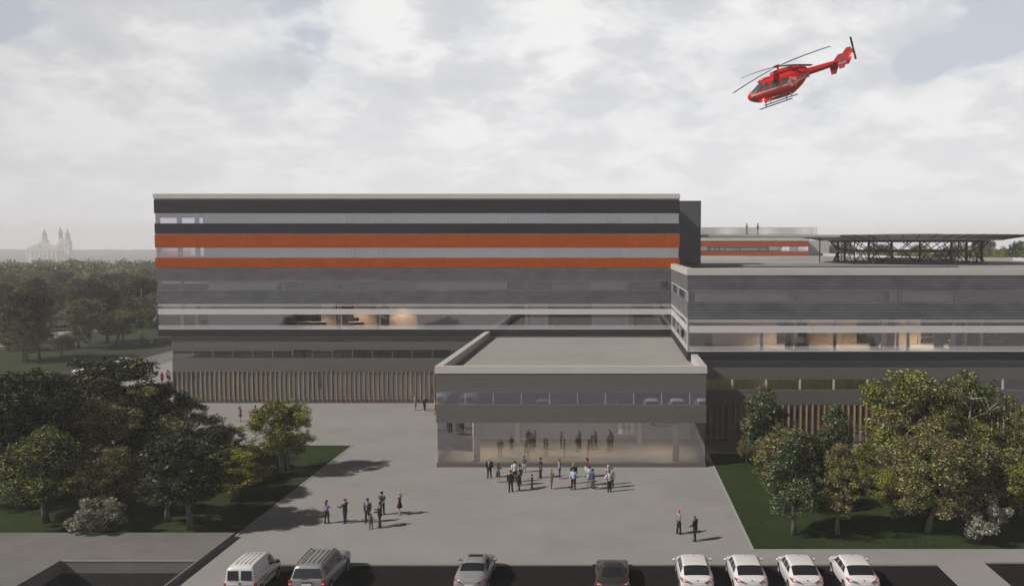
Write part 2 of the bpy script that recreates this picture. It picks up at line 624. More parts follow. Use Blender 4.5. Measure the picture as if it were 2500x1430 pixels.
def ribs(z0, z1, pitch, gw, gd, inset=0.45):
    """outline of a horizontally ribbed panel"""
    n = max(1, round((z1 - z0) / pitch))
    p = (z1 - z0) / n
    out = [(-inset, z0), (0, z0)]
    for i in range(n):
        a = z0 + i * p
        if i > 0:
            out += [(0, a - gw / 2), (-gd, a - gw / 2 + 0.004), (-gd, a + gw / 2 - 0.004), (0, a + gw / 2)]
    out += [(0, z1), (-inset, z1)]
    return out


def saw(z0, z1, pitch, depth, inset=0.45):
    n = max(1, round((z1 - z0) / pitch))
    p = (z1 - z0) / n
    out = [(-inset, z0), (0, z0)]
    for i in range(n):
        a = z0 + i * p
        out += [(0, a + p * 0.62), (-depth, a + p * 0.72), (-depth, a + p * 0.93)]
        if i < n - 1:
            out.append((0, a + p))
    out += [(-depth, z1), (-inset, z1)]
    return out


def facade(parent, x0, x1, y0, y1, bands, mull=None):
    e = 0.003
    for z0, z1, kind in bands:
        a, b_ = z0 + e, z1 - e
        if kind == 'dark':
            ring(parent, 'dark_cladding', M['dark'], x0, x1, y0, y1, saw(a, b_, 0.16, 0.02))
        elif kind == 'band':
            ring(parent, 'charcoal_band', M['band'], x0, x1, y0, y1, [(-.45, a), (0, a), (0, b_), (-.45, b_)])
        elif kind == 'strip':
            ring(parent, 'recessed_strip', M['strip'], x0, x1, y0, y1, [(-.45, a), (-.05, a), (-.05, b_), (-.45, b_)])
        elif kind == 'orange':
            ring(parent, 'orange_cladding', M['orange'], x0, x1, y0, y1, [(-.45, a), (.02, a), (.02, b_), (-.45, b_)])
        elif kind == 'conc':
            ring(parent, 'concrete_cladding', M['conc'], x0, x1, y0, y1, ribs(a, b_, 0.27, 0.08, 0.09))
        elif kind == 'rib':
            ring(parent, 'ribbed_cladding', M['rib'], x0, x1, y0, y1, saw(a, b_, 0.135, 0.028))
        elif kind in ('glass', 'lowglass', 'frit', 'ground', 'lobby', 'strip_glass'):
            gm = {'strip_glass': 'glass', 'glass': 'glass', 'lowglass': 'glass_low', 'frit': 'glass', 'ground': 'glass_low', 'lobby': 'glass_lobby'}[kind]
            gof = .05 if kind in ('lowglass', 'strip_glass') else .10
            m0, m1 = (.004, .046) if gof < .1 else (.11, .19)
            g = ring(parent, 'window_band', M[gm], x0, x1, y0, y1, [(-gof, a), (-gof, b_)])
            if kind == 'frit':
                b = MB()
                H = b_ - a
                lines = [(0.0, 0.035)] + [(k, k + 0.012) for k in (0.05, 0.075, 0.10, 0.125, 0.15)] + [(0.585, 0.80)] + [(k, k + 0.012) for k in (0.905, 0.93, 0.955, 0.98)]
                for p, q in lines:
                    zz0, zz1 = a + H * p, a + H * q
                    o0, o1 = -0.075, -0.055
                    rr = [[(x0 - o, y0 - o, z), (x1 + o, y0 - o, z), (x1 + o, y1 + o, z), (x0 - o, y1 + o, z)] for o, z in ((o0, zz0), (o1, zz0), (o1, zz1), (o0, zz1), (o0, zz0))]
                    b.loft(rr, cap=False)
                b.build('frit_stripes', M['frit'], g)
            if mull:
                sp, w, fm = mull
                n = int((x1 - x0) / sp)
                for i in range(n + 1):
                    x = x0 + 0.12 + i * sp
                    plate(g, 'mullion', M[fm], x - w / 2, x + w / 2, y0 + m0, y0 + m1, a, b_)
                n = int(min(y1 - y0, 22) / sp)
                for i in range(n + 1):
                    y = y0 + 0.5 + i * sp
                    plate(g, 'mullion', M[fm], x0 + m0, x0 + m1, y - w / 2, y + w / 2, a, b_)


def parapet(parent, x0, x1, y0, y1, z0, z1, zr, w=0.6, m='cap'):
    return ring(parent, 'parapet_cap', M[m], x0, x1, y0, y1, [(-.3, z0), (.05, z0), (.05, z1), (-w, z1), (-w, zr - 0.05)])


def plate(parent, name, m, x0, x1, y0, y1, z0, z1):
    b = MB()
    b.box(x0, x1, y0, y1, z0, z1)
    return b.build(name, m, parent)


UP = [(8.57, 9.41, 'band'), (9.41, 12.64, 'frit'), (12.64, 12.78, 'strip'), (12.78, 14.36, 'conc'), (14.36, 15.45, 'glass'), (15.45, 17.02, 'conc')]

# ---- main block -----------------------------------------------------------
MX0, MX1, MY0, MY1 = -56.8, 8.75, 100.0, 117.0
main = thing('main_hospital_block', 'long six storey hospital block with orange, charcoal and concrete bands', 'building', (-24, 108, 0))
main_o = bpy.data.objects.new('main_off', None)


def off(o, base):
    o.location = (-base[0], -base[1], 0)


def fix_children(root):
    for ch in root.children:
        ch.location = (ch.location.x - root.location.x, ch.location.y - root.location.y, ch.location.z)


facade(main, MX0, MX1, MY0, MY1, UP + [
    (17.02, 17.14, 'strip'), (17.14, 18.40, 'orange'), (18.40, 19.64, 'glass'), (19.64, 21.28, 'orange'), (21.28, 21.46, 'strip'),
    (21.46, 22.69, 'dark'), (22.69, 23.94, 'glass'), (23.94, 25.58, 'dark'), (25.58, 25.76, 'strip')])
parapet(main, MX0, MX1, MY0, MY1, 25.76, 26.36, 25.8)
plate(main, 'roof', M['roof'], MX0 + .4, MX1 - .4, MY0 + .4, MY1 - .4, 25.45, 25.75)
LX0, LY0 = -55.3, 100.3
facade(main, LX0, MX1 - .2, LY0, MY1 - .5, [(0.37, 4.01, 'ground'), (4.01, 5.74, 'rib'), (5.74, 6.79, 'lowglass'), (6.79, 8.36, 'rib'), (8.36, 8.56, 'strip')], (2.52, 0.07, 'mutedframe'))
ring(main, 'plinth', M['rib'], LX0, MX1 - .2, LY0, MY1 - .5, ribs(0, 0.37, 0.12, 0.02, 0.02))
for z0, z1 in ((8.6, 9.40), (12.66, 13.3), (16.9, 17.4), (21.2, 21.6)):
    plate(main, 'floor_slab', M['slabedge'], MX0 + .47, MX1 - .47, MY0 + .47, MY1 - .47, z0, z1)
for z0, z1 in ((0.0, 0.36), (4.3, 4.7)):
    plate(main, 'floor_slab', M['slabedge'], LX0 + .3, MX1 - .6, LY0 + .35, MY1 - 1.0, z0, z1)


def fins(parent, x0, x1, y, z0, z1, sp, w, d, m):
    b = MB()
    n = int((x1 - x0) / sp)
    rnd = random.Random(5)
    for i in range(n + 1):
        x = x0 + i * sp
        b.box(x, x + w, y - d, y, z0, z1)
    return b.build('timber_screen', M[m], parent)


fins(main, LX0 + .02, -15.75, LY0 - 0.02, 0.37, 4.0, 0.59, 0.14, 0.14, 'timber')


def walls(parent, name, m, rows):
    for x0, x1, y0, y1, z0, z1 in rows:
        plate(parent, name, M[m], x0, x1, y0, y1, z0, z1)


def px(u, Y):
    return (u - CAM_U) / CAM_F * Y


def room_row(parent, z0, z1, Y, segs):
    """partitions behind the glass: (u0, u1, material, setback)"""
    for u0, u1, m, back in segs:
        plate(parent, 'partition', M[m], px(u0, Y), px(u1, Y) - 0.02, Y + back, Y + back + 0.15, z0, z1)


YM = MY0 + 0.2
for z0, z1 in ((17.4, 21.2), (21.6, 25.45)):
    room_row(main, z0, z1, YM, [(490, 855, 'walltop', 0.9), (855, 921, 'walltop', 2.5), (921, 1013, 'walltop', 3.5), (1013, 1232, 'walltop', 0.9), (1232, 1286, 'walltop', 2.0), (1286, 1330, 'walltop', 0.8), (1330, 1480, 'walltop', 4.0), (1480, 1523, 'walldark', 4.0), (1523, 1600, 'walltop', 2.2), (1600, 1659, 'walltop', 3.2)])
room_row(main, 13.3, 16.9, YM, [(500, 684, 'wallgrey', 0.9), (684, 1012, 'wallgrey', 5.0), (1012, 1235, 'wallgrey', 0.9), (1235, 1340, 'walldark', 4.0), (1340, 1440, 'wallgrey', 4.0), (1440, 1530, 'wallgrey', 1.0), (1530, 1690, 'walldark', 3)])
room_row(main, 9.4, 12.66, YM, [(497, 684, 'wallgrey', 0.7), (684, 750, 'walldark', 5.0), (750, 795, 'wallwarm', 4.5), (795, 840, 'walldark', 3.5), (840, 898, 'wallwarm', 3.5), (898, 932, 'walldark', 3.5), (932, 1014, 'wallwarm', 3.0),
                                (1014, 1235, 'wallgrey', 0.7), (1235, 1290, 'walldark', 4.5), (1290, 1332, 'wallgrey', 0.8), (1332, 1444, 'walldark', 5.0), (1444, 1525, 'wallgrey', 0.6), (1525, 1548, 'wallgrey', 2.0), (1548, 1600, 'walldark', 5.0), (1600, 1690, 'wallgrey', 4)])
for z0, z1, us in ((21.6, 25.45, (445, 488, 855, 921, 1525, 1600)), (17.4, 21.2, (445, 488, 855, 921, 1525)), (13.3, 16.9, (447, 684, 735, 829, 924, 1286, 1530)), (9.4, 12.66, (446, 482, 829, 924, 1286, 1334, 1530))):
    for u in us:
        x = px(u, YM + 1)
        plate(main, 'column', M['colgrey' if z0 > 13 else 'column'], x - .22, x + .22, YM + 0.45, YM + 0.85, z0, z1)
# deep core wall so the block is not see-through except at its left corner
plate(main, 'core_wall', M['wallgrey'], -52.5, 8.2, 108.5, 108.7, 9.4, 25.4)
plate(main, 'core_wall', M['wallgrey'], -54.9, 8.0, 100.55, 100.6, 0.4, 4.3)
plate(main, 'strip_backing', M['walltop'], -54.9, 8.0, 100.38, 100.41, 4.7, 8.3)  # added backing panel just behind the strip glass

# ---- entrance pavilion ----------------------------------------------------
BX0, BX1, BY0, BY1 = -15.6, 8.7, 71.0, 100.8
box = thing('entrance_pavilion', 'low flat roofed entrance pavilion with glazed lobby and white parapet', 'building', (-3, 85, 0))
facade(box, BX0, BX1, BY0, BY1, [(5.72, 6.76, 'strip_glass')], (2.52, 0.04, 'frame'))
facade(box, BX0, BX1, BY0, BY1, [(4.04, 5.72, 'rib'), (6.76, 8.53, 'rib'), (0.36, 4.04, 'lobby')])
ring(box, 'plinth', M['rib'], BX0, BX1, BY0, BY1, ribs(0, 0.36, 0.12, 0.02, 0.02))
parapet(box, BX0, BX1, BY0, BY1, 8.53, 9.16, 8.4, 0.58)
plate(box, 'roof', M['roof'], BX0 + .3, BX1 - .3, BY0 + .3, BY1 - .3, 8.1, 8.40)
plate(box, 'floor_slab', M['plaza'], BX0 + .25, BX1 - .25, BY0 + .25, BY1 - .3, 0.0, 0.10)
plate(box, 'floor_slab', M['slabedge'], BX0 + .47, BX1 - .47, BY0 + .47, BY1 - .5, 4.1, 4.5)
plate(box, 'back_wall', M['wallgrey'], BX0 + .4, BX1 - .4, 81.0, 81.2, 0.1, 4.1)
plate(box, 'back_wall', M['lavender'], BX0 + .06, BX1 - .06, 71.07, 71.10, 4.5, 8.1)  # added panel behind the strip glass, painted in its reflected tone
plate(box, 'side_wall', M['wallgrey'], BX0 + 2.4, BX0 + 2.55, 76.0, 80.9, 0.1, 4.1)
for u in (1160, 1652):
    b = MB()
    b.disc_cyl((px(u, 73), 73, 0.1), 0.3, 4.0, 28)
    b.build('column', M['column'], box, True)
for u in (1260, 1560):
    b = MB()
    b.disc_cyl((px(u, 79.5), 79.5, 0.1), 0.3, 4.0, 20)
    b.build('column', M['column'], box, True)
# wall panel with two grey figures
pn = MB()
pn.box(0.85, 2.42, 76.0, 76.05, 1.85, 3.0)
for xx in (1.0, 2.27):
    pn.box(xx - .01, xx + .01, 76.015, 76.035, 3.0, 4.09)
po = pn.build('picture_panel', mat('white_panel', (0.85, 0.84, 0.82), 0.5))
tag(po, 'white panel with two grey pictogram figures hanging inside the glazed lobby', 'wall panel')
b = MB()
for xx in (1.38, 1.88):
    b.disc_cyl((xx, 75.985, 2.78), 0.09, 0.012, 16, 'y')
    b.box(xx - .10, xx + .10, 75.985, 75.997, 2.33, 2.67)
    b.box(xx - .09, xx - .02, 75.985, 75.997, 1.93, 2.33)
    b.box(xx + .02, xx + .09, 75.985, 75.997, 1.93, 2.33)
    b.box(xx - .19, xx - .13, 75.985, 75.997, 2.33, 2.64)
    b.box(xx + .13, xx + .19, 75.985, 75.997, 2.33, 2.64)
b.build('pictogram', mat('grey_print', (0.25, 0.25, 0.25), 0.6), po)

# ---- right wing -----------------------------------------------------------
RX0, RY0, RX1, RY1 = 7.72, 79.0, 76.0, 150.0
wing = thing('right_hospital_wing', 'right hospital wing with white parapet and mezzanine glazing beneath the helipad', 'building', (40, 110, 0))
facade(wing, RX0, RX1, RY0, RY1, UP[:2], (7.3, 0.30, 'frame'))
facade(wing, RX0, RX1, RY0, RY1, UP[2:])
# white frames of the side glazing
b = MB()
for z0, z1, ys in ((9.45, 12.6, (79.12, 81.6, 88.0, 92.8, 99.4)), (14.4, 15.42, (79.12, 81.6, 90.5, 99.4))):
    for y in ys:
        b.box(RX0 + 0.0, RX0 + 0.09, y - 0.10, y + 0.10, z0, z1)
    b.box(RX0 + 0.0, RX0 + 0.09, 79.0, 99.6, z1 - 0.12, z1)
b.build('side_mullions', M['frame'], wing)
facade(wing, 8.78, RX1, 79.3, RY1, [(4.0, 5.56, 'rib'), (5.56, 6.59, 'lowglass'), (6.59, 8.25, 'rib'), (8.25, 8.56, 'strip'), (0.37, 4.0, 'ground')], (3.39, 0.20, 'frame'))
ring(wing, 'plinth', M['rib'], 8.78, RX1, 79.3, RY1, ribs(0, 0.37, 0.12, 0.02, 0.02))
parapet(wing, RX0, RX1, RY0, RY1, 17.02, 17.66, 17.1, 0.62)
plate(wing, 'roof', M['roof'], RX0 + .4, RX1 - .4, RY0 + .4, RY1 - .4, 16.8, 17.10)
plate(wing, 'roof', M['roof'], 8.9, 58.5, RY1 - .4, 236, 16.75, 17.095)
plate(wing, 'rear_wall', M['rib'], 8.9, 58.5, RY1 + .1, 236, 0, 16.7)
plate(wing, 'parapet_cap', M['cap'], 58.0, 58.6, 135.0, 236, 17.096, 17.75)
plate(wing, 'roof_kerb', M['conc'], 10.5, 45, 103.0, 103.5, 17.1, 17.32)
plate(wing, 'skylight', M['cap'], 14, px(1820, 182), 180, 186, 17.1, 17.4)
plate(wing, 'skylight', M['cap'], 12, px(1905, 148), 147, 152, 17.1, 17.5)
fins(wing, 8.9, 60, 79.27, 0.37, 3.98, 0.60, 0.15, 0.16, 'timber_r')
for z0, z1 in ((8.6, 9.40), (12.66, 13.3)):
    plate(wing, 'floor_slab', M['slabedge'], RX0 + .47, RX1 - .5, RY0 + .47, 99, z0, z1)
plate(wing, 'floor_slab', M['slabedge'], 9.3, RX1 - .5, 80.4, 98, 4.3, 4.7)
YR = RY0 + .2
room_row(wing, 13.3, 16.8, YR, [(1700, 1930, 'wallgrey', 1.0), (1930, 2185, 'wallgrey', 3.0), (2185, 2345, 'wallgrey', 1.2), (2345, 2900, 'wallgrey', 5.0)])
room_row(wing, 9.4, 12.66, YR, [(1760, 1930, 'wallwarm', 6.0), (1930, 1945, 'walldark', 2.0), (1958, 1985, 'walldark', 2.0), (1985, 2145, 'wallwarm', 6.5), (2145, 2166, 'walldark', 2.0), (2181, 2206, 'walldark', 2.0), (2206, 2310, 'wallwarm', 6.0), (2310, 2335, 'walldark', 2.5), (2350, 2376, 'walldark', 2.0), (2376, 3000, 'walldark', 12.0)])
plate(wing, 'core_wall', M['wallgrey'], 8.4, 75, 92.5, 92.7, 4.7, 16.8)
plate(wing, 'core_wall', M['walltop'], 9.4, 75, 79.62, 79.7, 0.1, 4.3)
plate(wing, 'strip_backing', M['olive'], 9.4, px(2120, 79.4), 79.37, 79.40, 4.7, 8.2)  # added panel, its olive stands for lawn mirrored in the strip glass
plate(wing, 'strip_backing', M['lavender'], px(2122, 79.4), 75, 79.37, 79.40, 4.7, 8.2)  # added panel, the strip's reflection put into its colour
for u in (1950, 2173, 2343):
    x = px(u, YR)
    b = MB()   # vertical post and raking strut
    b.tube([(x, YR + 0.9, 9.4), (x, YR + 0.9, 12.66)], 0.14, 10)
    b.tube([(x - .55, YR + 0.5, 9.4), (x - .02, YR + .9, 12.66)], 0.13, 10)
    b.build('column', M['column'], wing, True)
for u in (1979, 2203, 2372):
    x = px(u, YR)
    b = MB()
    b.tube([(x, YR + 0.9, 9.4), (x, YR + 0.9, 12.66)], 0.15, 10)
    b.build('column', M['column'], wing, True)
for u in (1950, 2205, 2343):
    x = px(u, YR)
    plate(wing, 'column', M['colgrey'], x - .15, x + .15, YR + .5, YR + .8, 13.3, 16.8)

# ---- stair tower ----------------------------------------------------------
tower = thing('stair_tower', 'plain charcoal stair tower rising behind the end of the long block', 'tower', (9.7, 121, 17))
b = MB()
b.box(-3.7, 3.65, -4, 4, -0.2, 9.35)
b.build('tower_wall', M['tower'], tower)
b = MB()
b.box(-3.72, 3.69, -4.04, 4.04, 9.35, 9.42)
b.build('coping', M['dark'], tower)
b = MB()
b.box(3.0, 3.40, -4.02, -4.0, -0.1, 9.35)
b.build('panel_joint', M['tower'], tower)

# ---- rooftop pavilion far behind -------------------------------------------
pent = thing('rooftop_pavilion', 'low rooftop storey with two red orange bands behind the footbridge', 'building', (30, 220, 17.1))
ring(pent, 'parapet_cap', M['cap'], -24, 23.8, -4, 8, [(-.3, 4.0), (.1, 4.0), (.1, 4.9), (-.8, 4.9), (-.8, 4.3)])
plate(pent, 'roof', M['roof'], -23.8, 23.6, -3.8, 7.8, 4.2, 4.5)
ring(pent, 'orange_cladding', M['orange'], -24, 23.8, -4, 8, [(-.4, 2.4), (0, 2.4), (0, 3.95), (-.4, 3.95)])
ring(pent, 'orange_cladding', M['orange'], -24, 23.7, -4, 8, [(-.4, 0.05), (0, .05), (0, 1.15), (-.4, 1.15)])
wb = ring(pent, 'window_band', M['glass'], -24, 23.8, -4, 8, [(-.12, 1.16), (-.12, 2.39)])
b = MB()
for i in range(46):
    x = -23.8 + i * 1.035
    b.box(x - .05, x + .05, -3.86, -3.75, 1.17, 2.38)
b.build('mullions', M['frame'], wb)
plate(pent, 'interior_wall', M['wallgrey'], -22, 17, -2.0, -1.8, .2, 4.1)
plate(pent, 'interior_wall', M['column'], 19, 21.5, -2.4, -2.2, .2, 4.1)
plate(pent, 'annex', M['cap'], 23.95, 31, 2, 9, 0.0, 4.2)

# ---- footbridge -----------------------------------------------------------
bridge = thing('footbridge', 'rooftop footbridge with thin picket railings leading to the helipad', 'footbridge', (21, 118, 21.3))
b = MB()
b.box(-7.6, 12.6, -1.3, 1.3, -0.22, 0.12)
b.box(-7.6, 12.6, -1.42, -1.3, -0.12, 0.20)
b.box(-7.6, 12.6, 1.3, 1.42, -0.12, 0.20)
b.build('deck', M['deck'], bridge)
for s in (-1, 1):
    b = MB()
    for i in range(128):
        x = -7.55 + i * 0.132
        b.box(x - .02, x + .02, s * 1.35 - .02, s * 1.35 + .02, 0.2, 1.22)
    b.box(-7.6, 9.3, s * 1.35 - .02, s * 1.35 + .02, 1.22, 1.25)
    b.box(-7.6, 9.3, s * 1.35 - .015, s * 1.35 + .015, 0.28, 0.30)
    b.build('railing', M['rail'], bridge)


# ---- helipad ----------------------------------------------------------------
def helipad():
    cx, cyy, z0 = 48.5, 130.5, 17.1
    r = thing('rooftop_helipad', 'round steel helipad deck carried by a lattice ring of crossing struts', 'helipad', (cx, cyy, z0))
    zt = 3.78
    # radial sloping edge panels
    b = MB()
    n = 48
    for i in range(n):
        a0, a1 = 2 * math.pi * (i + .005) / n, 2 * math.pi * (i + .995) / n
        v = []
        for rr, z in ((14.2, zt + 0.02), (17.8, zt + .62)):
            for a in (a0, a1):
                v.append((rr * math.cos(a), rr * math.sin(a), z))
        v2 = [(x, y, z + .06) for x, y, z in v]
        b.add(v + v2, [(0, 1, 3, 2), (4, 6, 7, 5), (0, 4, 5, 1), (1, 5, 7, 3), (3, 7, 6, 2), (2, 6, 4, 0)])
    b.build('edge_panels', M['deck'], r)
    b = MB()
    for i in range(n):
        a = 2 * math.pi * i / n
        b.tube([(13.5 * math.cos(a), 13.5 * math.sin(a), zt - .1), (17.9 * math.cos(a), 17.9 * math.sin(a), zt + .58)], 0.07, 5)
    b.build('edge_ribs', M['steel'], r)
    b = MB()
    b.disc_cyl((0, 0, zt - .12), 14.3, .22, 64)
    b.build('deck', M['deck'], r)
    b = MB()
    b.disc_cyl((0, 0, zt + .1), 5.6, .80, 64)
    b.build('landing_surface', M['redpad'], r)
    # rings
    def torus(R0, z, t, name):
        b = MB()
        rings = []
        m = 72
        for i in range(m + 1):
            a = 2 * math.pi * i / m
            rings.append([((R0 + dx) * math.cos(a), (R0 + dx) * math.sin(a), z + dz) for dx, dz in ((-t, -t), (t, -t), (t, t), (-t, t))])
        b.loft(rings, cap=False)
        b.build(name, M['steel'], r)
    torus(12.2, zt - .25, .16, 'top_ring')
    torus(10.9, 1.95, .15, 'middle_ring')
    torus(11.6, .10, .12, 'bottom_ring')
    for za, ra, zb, rb in ((.1, 11.6, 1.95, 10.9), (1.95, 10.9, zt - .25, 12.2)):
        b = MB()
        m = 28
        for i in range(m):
            a = 2 * math.pi * i / m
            for s in (-1, 1):
                c = a + s * 2 * math.pi / m * 0.72
                b.tube([(ra * math.cos(a), ra * math.sin(a), za), (rb * math.cos(c), rb * math.sin(c), zb)], 0.075, 5)
        b.build('lattice', M['steel'], r)
    for i in range(8):
        a = 2 * math.pi * (i + .3) / 8
        b = MB()
        b.tube([(11.2 * math.cos(a), 11.2 * math.sin(a), 0), (11.2 * math.cos(a), 11.2 * math.sin(a), zt - .1)], .19, 8)
        b.build('post', M['steel'], r)
    for u, v in ((2001, 642), (2038, 652), (2070, 646), (2080, 648), (2432, 636), (2449, 637)):
        X, Y = G(u, v, 17.1)
        X, Y = X - cx, Y - cyy
        L = math.hypot(X, Y)
        k = min(1.0, 16.4 / L)
        b = MB()
        b.tube([(X * k, Y * k, 0), (X * k, Y * k, zt + .2)], .10, 8)
        b.build('outer_post', M['steel'], r)
    b = MB()
    b.disc_cyl((0, 0, 0), 12.2, .07, 64)
    b.build('base_slab', M['conc'], r)


helipad()
for root in (main, box, wing):
    fix_children(root)
bpy.data.objects.remove(main_o)


# ---- basilica -----------------------------------------------------------------
def basilica():
    r = thing('basilica', 'distant domed basilica with two bell towers fading in the haze', 'church', (-1422, 2000, -23))
    r.scale = (4 / 3,) * 3
    st, ld = M['stone'], M['lead']
    def P(name, mb, m, sm=False):
        return mb.build(name, m, r, sm)
    b = MB()
    b.box(-30, 30, 12, 60, 0, 17)
    b.box(-26, 26, 14, 60, 17, 20)
    P('nave', b, st)
    b = MB()
    b.box(-30, 30, 0, 12, 17.5, 22)
    b.box(-31, 31, -1, 13, 22, 23.2)
    b.box(-30, 30, 8, 12, 0, 17.5)
    b.box(-31, 31, -1, 12, 0, 1.5)
    p = P('portico', b, st)
    for i in range(8):
        b = MB()
        b.disc_cyl((-27 + i * 54 / 7, 2, 1.5), 1.7, 16, 12)
        b.build('portico_column', st, p, True)
    b = MB()
    rings = [[(-31, y, 23.2), (31, y, 23.2), (0, y, 38.5)] for y in (-1, 13)]
    b.loft(rings)
    pd = P('pediment', b, st)
    b = MB()
    b.loft([[(-24, -1.2, 25), (24, -1.2, 25), (0, -1.2, 36)], [(-24, -1.02, 25), (24, -1.02, 25), (0, -1.02, 36)]])
    b.build('tympanum', mat('pale_plaster', (.55, .52, .5), .8), pd)
    b = MB()
    b.disc_cyl((0, -1.4, 29.5), 2.4, .18, 20, 'y')
    b.build('round_window', ld, pd)
    def bell(x, y, zb):
        b = MB()
        b.box(x - 5, x + 5, y - 5, y + 5, zb, 40)
        b.box(x - 5.5, x + 5.5, y - 5.5, y + 5.5, 40, 41)
        b.disc_cyl((x, y, 41), 4.6, 9, 12)
        b.disc_cyl((x, y, 50), 5.0, 1, 12)
        t = P('bell_tower', b, st)
        for z, q in ((28, 8), (42, 7)):
            b = MB()
            b.box(x - 1.2, x + 1.2, y - 5.1, y - 5.03, z, z + q)
            b.build('opening', ld, t)
        b = MB()
        prof = [(4.6, 51), (4.4, 53), (2.6, 55), (1.8, 57), (2.0, 58.5), (1.0, 60.5), (.35, 63), (.2, 65)]
        b.loft([[(x + rr * math.cos(2 * math.pi * i / 12), y + rr * math.sin(2 * math.pi * i / 12), z) for i in range(12)] for rr, z in prof])
        b.build('cupola', ld, t, True)
    bell(-13, 30, 16)
    bell(31, 30, 0)
    b = MB()
    dx, dy = 11, 40
    prof = [(13, 17), (13, 29), (13.6, 29.2), (13.2, 32), (12, 36), (9.6, 40), (6.5, 43.2), (4.4, 44.4)]
    b.loft([[(dx + rr * math.cos(2 * math.pi * i / 24), dy + rr * math.sin(2 * math.pi * i / 24), z) for i in range(24)] for rr, z in prof])
    d = P('dome', b, st, True)
    b = MB()
    prof = [(4.6, 44.2), (3.6, 47), (3.2, 53), (4.0, 54), (3.8, 57), (2.2, 61), (.9, 64), (.35, 68)]
    b.loft([[(dx + rr * math.cos(2 * math.pi * i / 16), dy + rr * math.sin(2 * math.pi * i / 16), z) for i in range(16)] for rr, z in prof])
    b.build('lantern', ld, d, True)


basilica()


# ---- far ridge ---------------------------------------------------------------
def ridge():
    rnd = random.Random(4)
    b = MB()
    n = 420
    xs = [-2400 + 4700 * i / n for i in range(n + 1)]
    hs, h = [], 0
    for i in range(n + 1):
        if rnd.random() < 0.35:
            h = rnd.uniform(-2.0, 3.2)
        hs.append(5.5 + 2.2 * math.sin(i * .045) + 1.3 * math.sin(i * .17 + 1) + h * .55 + rnd.uniform(-.5, .5))
    rows = [[(x, 2480, -13) for x in xs], [(x, 2540, -6 + hh * .5) for x, hh in zip(xs, hs)], [(x, 2600, hh - 2) for x, hh in zip(xs, hs)], [(x, 2700, -14) for x in xs]]
    b.loft(rows, cap=False, closed=False)
    o = b.build('hills', mat('far_wood', (.05, .055, .05), .9))
    tag(o, kind='structure')


ridge()


# ---- fence --------------------------------------------------------------------
def fence():
    x0, y0, x1, y1 = -74.4, 98.0, -78.3, 146.0
    L = math.hypot(x1 - x0, y1 - y0)
    r = thing('picket_fence', 'long pale metal picket fence between the plaza and the road', 'fence', (x0, y0, 0), math.atan2(y1 - y0, x1 - x0))
    b = MB()
    n = int(L / 0.22)
    for i in range(n):
        b.box(i * .22, i * .22 + .05, -.02, .02, .12, 1.2)
    b.build('pickets', M['rail'], r)
    b = MB()
    b.box(0, L, -.03, .03, 1.2, 1.26)
    b.box(0, L, -.025, .025, .10, .14)
    b.build('rails', M['rail'], r)
    for i in range(25):
        b = MB()
        b.box(i * 2.0 - .04, i * 2.0 + .04, -.05, .05, 0, 1.3)
        b.build('post', M['rail'], r)


fence()


# ------------------------------------------------------------------ trees
def leaf_mesh(name, centers, radii, per, size, m, seed, squash=0.8):
    """a crown of leaf-sized faces gathered round clump centres"""
    rng = np.random.default_rng(seed)
    P = []
    for c, r, k in zip(centers, radii, per):
        d = rng.normal(size=(k, 3))
        d /= np.linalg.norm(d, axis=1)[:, None] + 1e-9
        rr = r * rng.random(k)[:, None] ** 0.42
        P.append(np.array(c) + d * rr * np.array([1, 1, squash]))
    P = np.concatenate(P)
    n = len(P)
    a = rng.normal(size=(n, 3))
    a[:, 2] *= 0.7
    a /= np.linalg.norm(a, axis=1)[:, None]
    b = rng.normal(size=(n, 3))
    b -= (a * b).sum(1)[:, None] * a
    b /= np.linalg.norm(b, axis=1)[:, None]
    s = size * rng.uniform(0.6, 1.25, n)[:, None]
    V = np.stack([P - a * s, P + b * s * .42 - a * s * .1, P + a * s, P - b * s * .42 - a * s * .1], axis=1).reshape(-1, 3)
    me = bpy.data.meshes.new(name)
    me.vertices.add(4 * n)
    me.vertices.foreach_set('co', V.ravel())
    me.loops.add(4 * n)
    me.loops.foreach_set('vertex_index', np.arange(4 * n, dtype=np.int32))
    me.polygons.add(n)
    me.polygons.foreach_set('loop_start', np.arange(0, 4 * n, 4, dtype=np.int32))
    me.materials.append(m)
    me.update()
    me.validate()
    return me


